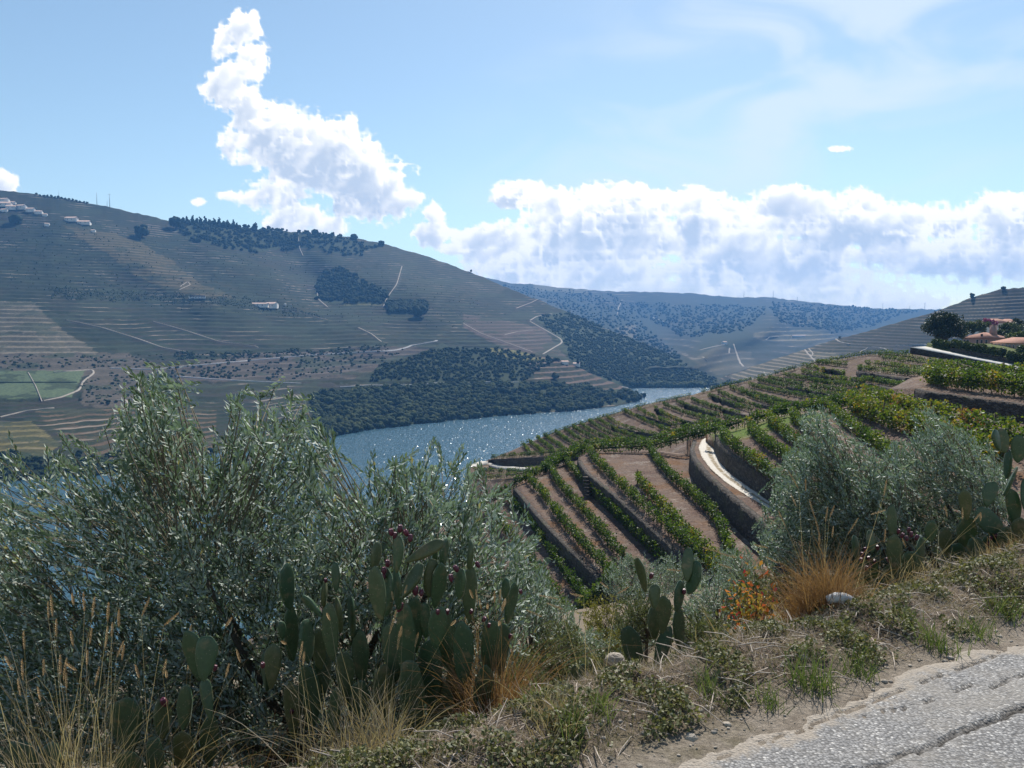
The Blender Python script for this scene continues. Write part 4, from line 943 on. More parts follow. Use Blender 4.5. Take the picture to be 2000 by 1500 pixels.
hedge('dark hedge at the bend of the house road', RI[3:12] + nin[3:12] * 1.2 + [0, 0, .1], 1.9, 2.2, 2600, tint=.30)
hedge('long bright hedge above the garden wall below the pink house', gw[0:20] + nin[11:31] * .8, 1.75, 2.0, 5200, tint=.50)
hedge('right hand ivy hedge hanging over the garden wall', gw[21:39] + nin[32:50] * .3 - [0, 0, .5], 2.0, 2.0, 4600, tint=.34)

# ---- pink house
def house(name, label, K, phi, L1, L2, z_eave, z_base, rise, wallm, roofm, hip=.45, over=.4, group=None):
    K = np.array(K[:2], float); d1 = np.array([-math.cos(phi), math.sin(phi)]); d2 = np.array([math.sin(phi), math.cos(phi)])
    t = thing(name, label, 'house', (K[0], K[1], z_base), group)
    c = [K, K + d1 * L1, K + d1 * L1 + d2 * L2, K + d2 * L2]
    V = [(*p, z_base - 1.0) for p in c] + [(*p, z_eave) for p in c]
    obj('wall', V, np.array([[0, 1, 5, 4], [1, 2, 6, 5], [2, 3, 7, 6], [3, 0, 4, 7]]), wallm, t)
    ctr = sum(c) / 4; co = [p + (p - ctr) / np.linalg.norm(p - ctr) * over * 1.4 for p in c]
    if L1 >= L2: r0 = K + d2 * L2 / 2 + d1 * L2 * hip; r1 = K + d2 * L2 / 2 + d1 * (L1 - L2 * hip); T = [[3, 0, 4], [1, 2, 5]]; Q = [[0, 1, 5, 4], [2, 3, 4, 5]]
    else: r0 = K + d1 * L1 / 2 + d2 * L1 * hip; r1 = K + d1 * L1 / 2 + d2 * (L2 - L1 * hip); T = [[0, 1, 4], [2, 3, 5]]; Q = [[1, 2, 5, 4], [3, 0, 4, 5]]
    V = [(*p, z_eave + .02) for p in co] + [(*r0, z_eave + rise), (*r1, z_eave + rise)] + [(*p, z_eave - .14) for p in co]
    Q = Q + [[6, 7, 1, 0], [7, 8, 2, 1], [8, 9, 3, 2], [9, 6, 0, 3], [9, 8, 7, 6]]
    roof = obj('roof', V, [np.array(Q), np.array(T)], roofm, t)
    return t, d1, d2, K, roof
def window(t, p0, along, out, s, zc, w, h):
    """pane set back in a frame on a wall through p0"""
    along = np.array([*along, 0.0]); out = np.array([*out, 0.0]); c = np.array([*p0, zc]) + along * s; upv = np.array([0, 0, 1.0])
    def rect(wd, ht, o, m, nm, par):
        q = [c + along * a * wd / 2 + upv * b * ht / 2 + out * o for a, b in ((-1, -1), (1, -1), (1, 1), (-1, 1))] + [c + along * a * wd / 2 + upv * b * ht / 2 - out * .05 for a, b in ((-1, -1), (1, -1), (1, 1), (-1, 1))]
        return obj(nm, q, np.array([[0, 1, 2, 3], [4, 5, 1, 0], [5, 6, 2, 1], [6, 7, 3, 2], [7, 4, 0, 3]]), m, par)
    f = rect(w + .22, h + .22, .05, M_frame, 'window', t); rect(w, h, .075, M_dark, 'pane', f)
Kp = at(1935, 660, 215.0); ze = float(Kp[2]); zb = ze - 3.0
hs, d1, d2, K, roof = house('pink_house', 'pink house with shallow terracotta roof and a wide chimney', Kp, R(60), 7.9, 8.6, ze, zb, 1.5, M_pink, M_roof)
o1 = -d2; o2 = -d1
for s in (1.1, 2.4, 3.6, 6.3, 7.2): window(hs, K, d1, o1, s, ze - 1.15, .55, 1.1)
for s in (2.2, 5.4): window(hs, K, d2, o2, s, ze - 1.2, .7, 1.1)
b = MB(); cp = K + d2 * 6.0 + d1 * 2.6; b.box((*cp, ze + 1.8), (1.5, 1.5, 3.4), R(30), .86); b.box((*cp, ze + 3.55), (1.45, 1.45, .18), R(30)); b.build('chimney', M_pink, roof)
b = MB(); cp = K + d1 * 3.0 + d2 * 1.0; b.box((*cp, ze + .75), (.45, .45, .7), R(30)); b.build('vent', M_bark, roof)
# ---- long low house to the right of it
Kq = at(2012, 671, 178.0); ze2 = float(Kq[2]); P1 = at(1937, 670.5, 196.0)
v = (P1 - Kq)[:2]; L = float(np.linalg.norm(v)); ph = math.atan2(v[1], -v[0])
h2, d1, d2, K, roof = house('low_pink_house', 'long low pink house with terracotta roof at the right edge', Kq, ph, L, 7.0, ze2, ze2 - 2.3, 1.3, M_pink, M_roof)
for s in np.arange(2.0, L - .6, 1.75): window(h2, K, d1, -d2, s, ze2 - 1.0, .55, 1.05)
b = MB(); b.box((*(K + d1 * L / 2 - d2 * .8), ze2 - 2.2), (.02 + 1.2, L + 2, .16), math.atan2(d1[1], d1[0]) + math.pi / 2); b.build('terrace_edge', M_white, h2)
# ---- pale house further back
Kr = at(1962, 630, 300.0); ze3 = float(Kr[2])
h3, d1, d2, K, roof = house('white_house', 'white house with a pale pink tiled roof behind the trees', Kr, R(52), 11.0, 9.0, ze3, ze3 - 3.6, 1.6, M_white, M_roof)
for s in (3.0, 7.0): window(h3, K, d1, -d2, s, ze3 - 1.4, .9, 1.2)
h4, d1, d2, K, roof = house('back_house', 'second pale roofed house at the far right behind the trees', at(1990, 629.5, 310.0), R(40), 9.0, 8.0, ze3, ze3 - 3.6, 1.6, M_white, M_roof, group=None)
# ---- trees round the houses
ct = at(1845, 640, 205.0)
bush('round_tree', 'large dark round tree standing at the bend of the house road', 'tree', ct, (5.0, 4.6, 3.9), 11000, .38, M_leaf_dark, rg, sub=90, tint=.35)
bush('bougainvillea', 'magenta flowering bush behind the pink house', 'bush', at(1927, 632, 264.0), (3.8, 3.0, 1.5), 2600, .42, M_flower, rg, trunk=False, sub=30, tint=.5)
for (px, py, Y, rx, rz, mat, n, lab, tn) in [(1893, 642, 240, 4.6, 1.9, M_leaf_mid, 2600, 'green shrub left of the magenta bush', .35), (1916, 641, 238, 3.6, 2.0, M_leaf_mid, 2400, 'rounded garden tree directly above the pink roof', .38), (1875, 646, 225, 2.8, 1.5, M_leaf_mid, 1500, 'small dark shrub right of the large round tree', .25),
                                     (1862, 655, 208, 3.2, 1.2, M_leaf_grey, 1500, 'grey green olive bush below the large round tree', .5), (1840, 657, 204, 2.4, 1.0, M_leaf_grey, 1200, 'pale grey bush at the foot of the large round tree', .6), (1972, 645, 236, 4.5, 2.2, M_leaf_mid, 3000, 'garden tree between chimney and right edge', .36),
                                     (1995, 640, 240, 4.2, 3.4, M_leaf_dark, 3200, 'dark tree at the right edge beside the white house', .4), (1990, 657, 205, 3.6, 1.3, M_leaf_mid, 1800, 'yellowish shrub above the low house roof', .6), (1958, 652, 226, 2.6, 1.3, M_leaf_mid, 1300, 'small shrub just behind the wide chimney', .3),
                                     (1996, 690, 170, 1.8, 1.6, M_leaf_mid, 1500, 'shrub at the right end of the low house terrace', .5)]:
    bush('garden_shrub', lab, 'shrub', at(px, py, Y), (rx, rx * .8, rz), n, .36, mat, rg, 'garden trees by the houses', trunk=False, sub=26, tint=tn)

# ================================================================== far trees, village, masts
ICO_V = []
ph_ = (1 + 5 ** .5) / 2
ICO_V = np.array([(-1, ph_, 0), (1, ph_, 0), (-1, -ph_, 0), (1, -ph_, 0), (0, -1, ph_), (0, 1, ph_), (0, -1, -ph_), (0, 1, -ph_), (ph_, 0, -1), (ph_, 0, 1), (-ph_, 0, -1), (-ph_, 0, 1)], float); ICO_V /= np.linalg.norm(ICO_V[0])
ICO_F = np.array([(0, 11, 5), (0, 5, 1), (0, 1, 7), (0, 7, 10), (0, 10, 11), (1, 5, 9), (5, 11, 4), (11, 10, 2), (10, 7, 6), (7, 1, 8), (3, 9, 4), (3, 4, 2), (3, 2, 6), (3, 6, 8), (3, 8, 9), (4, 9, 5), (2, 4, 11), (6, 2, 10), (8, 6, 7), (9, 8, 1)])
def lumps(C, r, rg):
    """a lumpy faceted ball at every centre"""
    n = len(C); r = np.broadcast_to(np.asarray(r, float).reshape(-1, 1) if np.ndim(r) == 1 else r, (n, 3)) if np.ndim(r) else np.full((n, 3), r)
    q = rg.normal(size=(n, 3, 3)); q, _ = np.linalg.qr(q)
    v = ICO_V[None] * rg.uniform(.75, 1.2, (n, 12, 1)); v = np.einsum('nij,nkj->nki', q, v) * r[:, None, :] + C[:, None, :]
    f = ICO_F[None] + (np.arange(n) * 12)[:, None, None]
    return v.reshape(-1, 3), f.reshape(-1, 3)
def crown_lumps(C, R_, k, rg, squash=.85):
    n = len(C); R_ = np.broadcast_to(R_, (n,))
    d = rg.normal(size=(n, k, 3)); d /= np.linalg.norm(d, axis=2)[..., None]; d[..., 2] = np.abs(d[..., 2]) * .9 - .15
    cc = C[:, None, :] + d * (R_ * .55)[:, None, None] * np.array([1, 1, squash]); rr = (R_[:, None] * rg.uniform(.38, .62, (n, k)))
    return lumps(cc.reshape(-1, 3), rr.reshape(-1), rg)
def wood_material():
    m, t, b = newmat('far_foliage'); b.inputs['Roughness'].default_value = .9; b.inputs['Specular IOR Level'].default_value = .1
    a = N(t, 'ShaderNodeAttribute', attribute_name='tint'); col = ramp(t, a.outputs['Fac'], [(0.0, (0.012, 0.022, 0.009)), (.5, (0.032, 0.048, 0.017)), (1.0, (0.085, 0.095, 0.03))])
    col = mixc(t, 1.0, col, ramp(t, noise(t, .8, 5, .7), [(.3, (.5, .5, .5)), (.7, (1.5, 1.5, 1.4))]), 'MULTIPLY')
    t.links.new(col, b.inputs['Base Color']); bump(t, b, noise(t, 1.2, 5, .7), 1.0, 1.2); return m
M_wood_far = wood_material()
def scatter(sheet, polys, n, seed, spread=True):
    rg = np.random.default_rng(seed); out = []
    for poly in polys:
        P = np.array(poly, float); x0, y0 = P.min(0); x1, y1 = P.max(0)
        x = rg.uniform(x0, x1, n * 4); y = rg.uniform(y0, y1, n * 4); m = softpoly(x, y, poly, 5.0, seed) > .5; out.append(np.stack([x[m], y[m]], -1)[:n])
    return np.concatenate(out)
def wood(name, label, sheet, polys, n, Rr, seed, k=5, lift=.35, tint=.45):
    rg = np.random.default_rng(seed); q = scatter(sheet, polys, n, seed); C = sheet.sample(q[:, 0], q[:, 1]); R_ = rg.uniform(Rr[0], Rr[1], len(C)); C[:, 2] += R_ * lift
    V, T = crown_lumps(C, R_, k, rg)
    tn = np.repeat(np.clip(rg.normal(tint, .2, len(C)) , 0, 1), k * 12)
    o = obj(name, V, T, M_wood_far, attrs={'tint': tn}, kind='stuff'); tag(o, label, 'woodland'); return o
wood('riverside_wood', 'dense green wood along the far river bank and point', hill_S, [WOOD_POLYS[0]], 1500, (3.6, 7.2), 301, 5)
wood('slope_wood', 'dark scrubby wood on the spur above the valley road', hill_S, [WOOD_POLYS[1]], 900, (2.2, 4.4), 302, 4, tint=.4)
wood('ridge_wood', 'dark pine wood below the skyline of the left hill', hill_C, [WOOD_POLYS[2], WOOD_POLYS[3], WOOD_POLYS[4]], 420, (4.5, 8.5), 303, 4, tint=.22)
wood('bank_bushes', 'bushes on the left river bank behind the olive', hill_C, [WOOD_POLYS[5], WOOD_POLYS[6], [(-100, 905), (420, 880), (640, 850), (640, 858), (420, 890), (200, 930), (-100, 955)]], 170, (2.5, 5.0), 304, 4, tint=.35)
wood('scrub_flank', 'dense scrub covering the steep flank right of the bare block', hill_C, [[(1050, 622), (1110, 610), (1250, 668), (1400, 742), (1400, 757), (1240, 757), (1130, 722), (1100, 665)]], 2600, (3.2, 6.2), 305, 2, .1, .38)
wood('shore_bushes', 'light green bushes along the far shore of the bend', hill_C, [[(1230, 750), (1440, 748), (1440, 757), (1230, 757)]], 160, (4, 7), 306, 5, tint=.75)
wood('hedge_scrub', 'scattered dark bushes between the vine blocks of the left hill', hill_C, [[(0, 430), (330, 440), (600, 500), (900, 560), (1000, 620), (880, 640), (500, 620), (0, 560)], [(100, 560), (480, 580), (640, 620), (560, 615), (380, 588), (100, 580)]], 1500, (0.9, 2.8), 307, 1, .1, .5)
wood('olive_grove', 'rows of small olive trees on the stony terraces under the valley road', hill_C, [[(330, 718), (480, 700), (800, 682), (740, 706), (640, 735), (330, 740)], [(340, 690), (600, 682), (760, 672), (760, 682), (600, 692), (340, 702)]], 330, (1.6, 3.0), 308, 4, .2, .5)
wood('field_scrub', 'grey scrub on the rocky ground right of the green plots', hill_C, [[(-50, 690), (330, 692), (330, 715), (-50, 722)], [(165, 735), (330, 725), (330, 790), (150, 790)]], 170, (1.0, 2.8), 309, 4, .1, .6)
wood('right_bank_wood', 'dark wood below the terraces on the right river bank', hill_E, [[(1388, 752), (1440, 745), (1540, 745), (1700, 718), (1700, 760), (1388, 790)]], 700, (3.0, 6.0), 310, 4, .2, .3)
wood('far_woods', 'blue hazed woods on the far ridge', hill_D, [[(960, 556), (1200, 575), (1330, 700), (1250, 690), (1050, 600)], [(1200, 590), (1500, 600), (1450, 650), (1330, 660)], [(1500, 590), (1800, 610), (1640, 650), (1520, 630)]], 900, (7, 13), 311, 1, .05, .3)

def far_tree(label, x, y, hpx, wpx, sheet, group, seed, pine=False, k=9):
    rg = np.random.default_rng(seed); B = sheet.sample(np.array([x]), np.array([y]))[0]; s = B[1] / F; h = hpx * s; w = wpx * s
    t = thing('pine_tree' if pine else 'hill_tree', label, 'tree', B, group)
    n = k; 
    if pine:
        f = np.linspace(.25, 1, n); C = B + np.stack([rg.normal(0, w * .12, n), rg.normal(0, w * .12, n), f * h], -1); rr = w * .5 * (1.15 - f) + w * .12
    else:
        d_ = rg.normal(size=(n, 3)); d_ /= np.linalg.norm(d_, axis=1)[:, None]; C = B + np.array([0, 0, h * .56]) + d_ * np.array([w * .32, w * .32, h * .30]); rr = np.full(n, w * .30)
    V, T = lumps(C, rr, rg)
    obj('crown', V, T, M_wood_far, t, attrs={'tint': np.full(len(V), .2)}, kind='stuff')
    m = MB(); m.tube([B - [0, 0, 1], B + [0, 0, h * .6]], [w * .06, w * .03], 5); m.build('trunk', M_bark, t)
for i, (x, y, h, w, lab, pn) in enumerate([(277, 464, 27, 27, 'big dark round tree alone below the left skyline', False), (343, 446, 24, 22, 'tallest dark tree on the left skyline, left end of the pine row', False), (1898, 583.5, 13, 10, 'lone tree on the skyline of the right hill', False), (1960, 565.5, 5, 9, 'low bush on the very top of the right hill', False),
                                        (615, 458, 8, 14, 'round bushy tree on the skyline right of the pine row', False), (650, 463, 9, 8, 'small single tree on the middle of the left skyline', False), (692, 467, 9, 14, 'rounded tree where the left skyline begins to fall', False), (745, 480, 8, 12, 'last rounded tree on the falling left skyline', False), (920, 533, 6, 5, 'tiny lone tree low on the falling left skyline', False), (1129, 707, 18, 6, 'dark cypress between the two small spur houses', True), (1085, 740, 14, 14, 'light green round tree at the foot of the spur terraces', False), (820, 618, 22, 26, 'dark round tree clump in the middle of the left hill', False), (1640, 661.5, 5, 5, 'tiny tree on the edge of the right hillside', False), (212, 790, 9, 10, 'single dark round bush above the brown vine slope', False), (33, 436, 14, 26, 'dark tree group below the hill village', False)]):
    far_tree(lab, x, y, h, w, hill_E if x > 1500 else (hill_S if 1080 < x < 1140 and y > 700 else hill_C), None, 500 + i, pn)
for i, x in enumerate([358, 366, 377, 385, 392, 401, 409, 418, 428, 437, 446, 456, 463, 495, 500]):
    far_tree('pine in the row along the left skyline', x, interp(x, crest_C, 1) + 4, 11 + 5 * ((i * 7) % 3) / 2, 8, hill_C, 'skyline pines', 540 + i, True, 6)
for i, x in enumerate(range(72, 172, 7)):
    far_tree('small olive tree dotting the far left skyline', x, interp(x, crest_C, 1) + 2, 4.5, 5, hill_C, 'skyline olive trees', 570 + i, False, 5)

def far_house(label, sheet, x, y, wpx, hpx, rot, group=None, wall=None, depth=.7, rise=.45, win=0):
    B = sheet.sample(np.array([x]), np.array([y]))[0]; s = B[1] / F; w = wpx * s; h = hpx * s; dp = w * depth
    t = thing('hill_house', label, 'house', B, group)
    cs, sn = math.cos(rot), math.sin(rot); ax = np.array([cs, sn, 0]); ay = np.array([-sn, cs, 0]); z = np.array([0, 0, 1.0])
    def p(a, b_, c_): return B + ax * a * w / 2 + ay * b_ * dp / 2 + z * c_
    V = [p(-1, -1, -2), p(1, -1, -2), p(1, 1, -2), p(-1, 1, -2), p(-1, -1, h), p(1, -1, h), p(1, 1, h), p(-1, 1, h), p(-1, 0, h + dp * rise * .5), p(1, 0, h + dp * rise * .5)]
    obj('wall', V, [np.array([[0, 1, 5, 4], [2, 3, 7, 6], [1, 2, 6, 5], [3, 0, 4, 7]]), np.array([[5, 6, 9], [7, 4, 8]])], wall or M_white, t)
    o = 1.06; V = [p(-o, -1.1, h - .1), p(o, -1.1, h - .1), p(o, 0, h + dp * rise * .5 + .25), p(-o, 0, h + dp * rise * .5 + .25), p(o, 1.1, h - .1), p(-o, 1.1, h - .1)]
    obj('roof', V, np.array([[0, 1, 2, 3], [3, 2, 4, 5]]), M_roof_far, t)
    for k in range(win):
        c = -0.8 + 1.6 * (k + .5) / win; q = [p(c + a * .06, -1.01, h * bb) for a, bb in ((-1, .3), (1, .3), (1, .75), (-1, .75))]
        obj('window', q, np.array([[0, 1, 2, 3]]), M_dark, t)
M_roof_far = simple('weathered_tiles', (0.42, 0.30, 0.24), 0.9, 0.2, 0.3)
VL = [(8, 393, 16, 4, 'small white house highest in the hill village'), (25, 398, 10, 3, 'tiny pale house below the village top'), (10, 402, 22, 5, 'long pale house in the upper row of the hill village'), (22, 408, 16, 5, 'white house in the middle of the hill village'), (42, 408, 16, 6, 'larger reddish house in the hill village'), (60, 413, 14, 5, 'pale house right of the village centre'), (76, 417, 12, 4, 'small house near the right end of the village'), (88, 421, 8, 3, 'last tiny house at the right end of the village'),
      (8, 412, 12, 3, 'low pale shed at the village edge'), (140, 431, 20, 5, 'isolated reddish roofed farmhouse right of the village'), (165, 437, 20, 4, 'second isolated farm roof right of the village'), (92, 440, 8, 4, 'tiny farm shed below the village'), (182, 452, 8, 3, 'tiny stone hut under the farm roofs')]
for i, (x, y, w, h, lab) in enumerate(VL): far_house(lab, hill_C, x, y, w, h, R(-12 + 9 * (i % 4)), 'hill village houses', win=2 if w > 15 else 0)
far_house('long pale winery building in the middle of the left hill', hill_C, 505, 597, 36, 5, R(-4), None, M_white, .3, .4, 3)
far_house('taller white winery house with dark windows on the left hill', hill_C, 531, 600, 20, 7, R(-14), None, M_white, .8, .4, 3)
far_house('left of the two small spur houses beside the cypress', hill_S, 1103, 709, 13, 3.5, R(5), 'spur houses')
far_house('right of the two small spur houses beside the cypress', hill_S, 1126, 711, 13, 3.5, R(-8), 'spur houses')
far_house('tiny white house at the water by the river bend', hill_C, 1234, 751, 6, 3, 0.1)
far_house('tiny white farm on the far spur top', hill_D, 1415, 672, 8, 4, 0.2)
far_house('long white building on the far lit slope', hill_D, 1560, 657, 26, 3, 0.0, None, M_white, .25, .3)
# white water tank
B = hill_C.sample(np.array([557.]), np.array([596.]))[0]; m = MB(); m.tube([B - [0, 0, 1], B + [0, 0, 4.2], B + [0, 0, 5.0]], [2.2, 2.2, 1.2], 14); o = m.build('water_tank', M_white); tag(o, 'small white round water tank right of the winery', 'water tank')
# hillside sign
B = hill_C.sample(np.array([385.]), np.array([584.]))[0]; s = B[1] / F
sg = thing('hillside_sign', 'white block letters on a dark panel across the left hill', 'sign', B)
m = MB(); m.box(B + [0, 0.6, 3.6 * s], (30 * s, .4, 8 * s)); m.build('panel', simple('sign_panel', (0.02, 0.022, 0.03), .8), sg)
fc = bpy.data.curves.new('letters', 'FONT'); fc.body = 'SANDEMAN'; fc.align_x = 'CENTER'; fc.size = 6.0 * s; fc.extrude = .15; fc.space_character = 1.02; fc.offset = .12
lo = bpy.data.objects.new('tmp', fc); COL.objects.link(lo); dg = bpy.context.evaluated_depsgraph_get(); me = bpy.data.meshes.new_from_object(lo.evaluated_get(dg)); bpy.data.objects.remove(lo)
lt = bpy.data.objects.new('lettering', me); COL.objects.link(lt); lt.parent = sg; lt.rotation_euler = (math.pi / 2, 0, 0); lt.location = (0, 0.15, 1.6 * s); me.materials.append(simple('sign_white', (0.8, 0.8, 0.8), .8, .02))
# masts and pylons
def mast(label, sheet, x, ybase, hpx, name='radio_mast', group=None, arms=0, rad=.5):
    B = sheet.sample(np.array([x]), np.array([ybase]))[0]; s = B[1] / F; h = hpx * s; t = thing(name, label, 'mast', B, group)
    m = MB(); m.tube([B - [0, 0, 2], B + [0, 0, h * .5], B + [0, 0, h]], [rad * 1.4, rad, rad * .5], 5); m.build('pole', M_metal, t)
    for k in range(arms):
        m = MB(); m.box(B + [0, 0, h * (.95 - .14 * k)], (h * .22, rad * .7, rad * .7)); m.build('arm', M_metal, t)
mast('left thin radio mast on the left skyline', hill_C, 189.5, 402, 26, arms=0, rad=.55); mast('right radio mast with a cross arm on the left skyline', hill_C, 214.5, 406, 27, arms=1, rad=.6); mast('short thin pole between the two radio masts', hill_C, 209.5, 404, 12, arms=0, rad=.4)
mast('faint thin mast over the row of skyline olives', hill_C, 115, 387, 14, rad=.3)
for i, (x, h, lab) in enumerate([(1453, 13, 'power pylon on the far ridge, first from the left'), (1510, 14, 'power pylon on the far ridge, second from the left'), (1557, 9, 'power pylon on the far ridge, third from the left'), (1724, 12, 'power pylon on the far ridge, fourth from the left'), (1777, 8, 'faint power pylon on the far ridge before the tallest'), (1806, 14, 'rightmost power pylon on the far ridge')]):
    mast(lab, hill_D, x, interp(x, crest_D, 1) + 1.5, h, 'power_pylon', 'power pylons on the far ridge', 2, rad=1.0)
# ================================================================== roadside bank, road, foreground plants
E0 = np.array([0.762, 2.857]); EV = np.array([0.875, 0.484]); NV = np.array([-0.484, 0.875])
BANK = np.array([(-.4, -1.612), (0, -1.604), (.12, -1.595), (.3, -1.575), (.55, -1.585), (.75, -1.66), (1.0, -1.86), (1.5, -2.3), (2, -2.75), (3, -3.4), (5, -4.3), (8, -5.4), (14, -8), (25, -12.5), (45, -21), (62, -27)])
def st_of(X, Y): return (X - E0[0]) * EV[0] + (Y - E0[1]) * EV[1], (X - E0[0]) * NV[0] + (Y - E0[1]) * NV[1]
def bank_z(X, Y):
    s, t = st_of(np.asarray(X, float), np.asarray(Y, float))
    z = np.interp(t, BANK[:, 0], BANK[:, 1])
    rough = np.clip((t - .08) / .3, 0, 1)
    z = z + rough * ((fbm(s * 2.2, t * 2.2, 4, 51) - .5) * .18 + (fbm(s * 8, t * 8, 4, 52) - .5) * .075) + np.clip((s - 1) * .03, -.08, .12) * np.clip(t * 2, 0, 1) * (t < 6)
    return z
def xy_of(s, t): return E0[0] + s * EV[0] + t * NV[0], E0[1] + s * EV[1] + t * NV[1]
def on_bank(px, py, tmin=.3):
    """where the sight line of a photo pixel first meets the bank"""
    Ys = np.linspace(2.0, 60, 4000); P = at(px, py, Ys); s, t = st_of(P[:, 0], P[:, 1])
    m = (P[:, 2] <= bank_z(P[:, 0], P[:, 1])) & (t >= tmin)
    k = int(np.argmax(m)) if m.any() else -1
    return P[k]
def bank_material():
    m, t, b = newmat('dry_bank_soil'); b.inputs['Roughness'].default_value = .97; b.inputs['Specular IOR Level'].default_value = .1
    col = ramp(t, noise(t, 2.0, 6, .65), [(.3, (0.12, 0.09, 0.065)), (.5, (0.19, 0.15, 0.112)), (.7, (0.15, 0.135, 0.075))])
    tt = N(t, 'ShaderNodeAttribute', attribute_name='edge')
    col = mixc(t, math_n(t, 'MULTIPLY', tt.outputs['Fac'], maprange(t, noise(t, 6, 5), .25, .55)), col, ramp(t, noise(t, 25, 6, .7), [(.3, (0.24, 0.20, 0.155)), (.7, (0.37, 0.315, 0.255))]))
    col = mixc(t, 1.0, col, ramp(t, noise(t, 55, 6, .75), [(.3, (.6, .6, .6)), (.7, (1.35, 1.35, 1.35))]), 'MULTIPLY')
    t.links.new(col, b.inputs['Base Color']); bump(t, b, noise(t, 38, 7, .75), .9, .03); return m
sv = np.r_[np.arange(-14, -3, .5), np.arange(-3, 6.5, .045), np.arange(6.5, 24, .6)]
tv = np.r_[np.arange(-.30, 1.6, .03), np.arange(1.6, 4, .15), np.arange(4, 15, .7), np.arange(15, 62, 2.5)]
S_, T_ = np.meshgrid(sv, tv, indexing='ij'); BX, BY = xy_of(S_, T_); BZ = bank_z(BX, BY)
obj('roadside_bank', np.stack([BX, BY, BZ], -1).reshape(-1, 3), grid_faces(len(sv), len(tv)), bank_material(), smooth=True, attrs={'edge': np.clip(1.25 - np.abs(T_ + .04) / .24, 0, 1).ravel()}, kind='structure')

# ---- road
def asphalt_material():
    m, t, b = newmat('worn_asphalt'); b.inputs['Roughness'].default_value = .85; b.inputs['Specular IOR Level'].default_value = .35
    p = N(t, 'ShaderNodeNewGeometry').outputs['Position']
    vo = N(t, 'ShaderNodeTexVoronoi'); val(vo.inputs['Scale'], 85.0); t.links.new(p, vo.inputs['Vector'])
    sc_ = N(t, 'ShaderNodeSeparateColor'); t.links.new(vo.outputs['Color'], sc_.inputs[0])
    st_ = ramp(t, sc_.outputs[0], [(0.0, (0.175, 0.17, 0.166)), (.5, (0.255, 0.248, 0.24)), (.82, (0.325, 0.315, 0.30)), (1.0, (0.54, 0.52, 0.485))])
    col = mixc(t, maprange(t, vo.outputs['Distance'], .35, .75), st_, (0.12, 0.115, 0.11))
    col = mixc(t, maprange(t, noise(t, 3.0, 5, .6), .45, .68), col, mixc(t, .5, col, (0.26, 0.235, 0.20)))
    a = N(t, 'ShaderNodeAttribute', attribute_name='crack'); d = N(t, 'ShaderNodeAttribute', attribute_name='dust')
    dn = maprange(t, math_n(t, 'ADD', d.outputs['Fac'], math_n(t, 'MULTIPLY', math_n(t, 'SUBTRACT', noise(t, 14, 6, .7), .5), 1.3)), .35, .7)
    col = mixc(t, dn, col, ramp(t, noise(t, 60, 5, .7), [(.3, (0.23, 0.195, 0.155)), (.7, (0.35, 0.305, 0.25))]))
    col = mixc(t, a.outputs['Fac'], col, (0.035, 0.031, 0.026))
    t.links.new(col, b.inputs['Base Color'])
    bump(t, b, math_n(t, 'ADD', math_n(t, 'MULTIPLY', vo.outputs['Distance'], -1.0), math_n(t, 'MULTIPLY', noise(t, 150, 5, .7), .6)), .9, .006); return m
sr = np.r_[np.arange(-26, -2.0, .8), np.arange(-2.0, 5.0, .0165), np.arange(5.0, 34, .8)]
tr_ = np.r_[np.arange(-7.0, -2.0, .5), np.arange(-2.0, .02, .0155)]
S_, T_ = np.meshgrid(sr, tr_, indexing='ij'); RX, RY = xy_of(S_, T_)
def st_pix(px, py):
    q = atz(np.array(px, float), np.array(py, float), -1.6); return st_of(q[..., 0], q[..., 1])
def crack_mask(pts, w, seed):
    p = np.array(pts, float); s, t = st_pix(p[:, 0], p[:, 1]); best = np.full(S_.shape, 9.0)
    jx = (fbm(S_ * 7, T_ * 7, 5, seed, .6) - .5) * .07; jy = (fbm(S_ * 7, T_ * 7, 5, seed + 5, .6) - .5) * .07
    for a0, b0, a1, b1 in zip(s[:-1], t[:-1], s[1:], t[1:]):
        L2 = (a1 - a0) ** 2 + (b1 - b0) ** 2; u = np.clip(((S_ + jx - a0) * (a1 - a0) + (T_ + jy - b0) * (b1 - b0)) / L2, 0, 1)
        best = np.minimum(best, np.hypot(S_ + jx - a0 - u * (a1 - a0), T_ + jy - b0 - u * (b1 - b0)))
    ww = w * (.45 + 1.1 * fbm(S_ * 5, T_ * 5, 2, seed + 8))
    return np.clip(1.35 - best / ww, 0, 1)
crack = np.maximum.reduce([crack_mask([(1790, 1470), (1850, 1448), (1900, 1425), (1960, 1402), (2010, 1385)], .013, 3), crack_mask([(1560, 1540), (1700, 1500), (1790, 1470)], .007, 13), crack_mask([(1860, 1354), (1900, 1340)], .005, 4), crack_mask([(1940, 1350), (2000, 1325), (2040, 1315)], .006, 7),
                           crack_mask([(1400, 1484), (1500, 1448), (1620, 1402), (1700, 1374), (1850, 1318), (2000, 1264)], .004, 9), crack_mask([(1680, 1395), (1760, 1385), (1820, 1370)], .004, 19)])
edge_t = -.07 + (fbm(S_ * 2.4, S_ * 0, 3, 71) - .5) * .17 + (fbm(S_ * 11, T_ * 11, 3, 72) - .5) * .09
dust = np.clip(1 + (T_ - edge_t) / .20, 0, 1) * .8
RZ = -1.6 + (fbm(S_ * 1.5, T_ * 1.5, 3, 6) - .5) * .03 + (fbm(S_ * 30, T_ * 30, 2, 16) - .5) * .004 - crack * .022 + .012 * np.clip(-T_ * 2, 0, 1) - .035 * np.clip((T_ - edge_t) / .06, 0, 1)
obj('road', np.stack([RX, RY, RZ], -1).reshape(-1, 3), grid_faces(len(sr), len(tr_)), asphalt_material(), smooth=True, attrs={'crack': crack.ravel(), 'dust': dust.ravel()}, kind='structure')

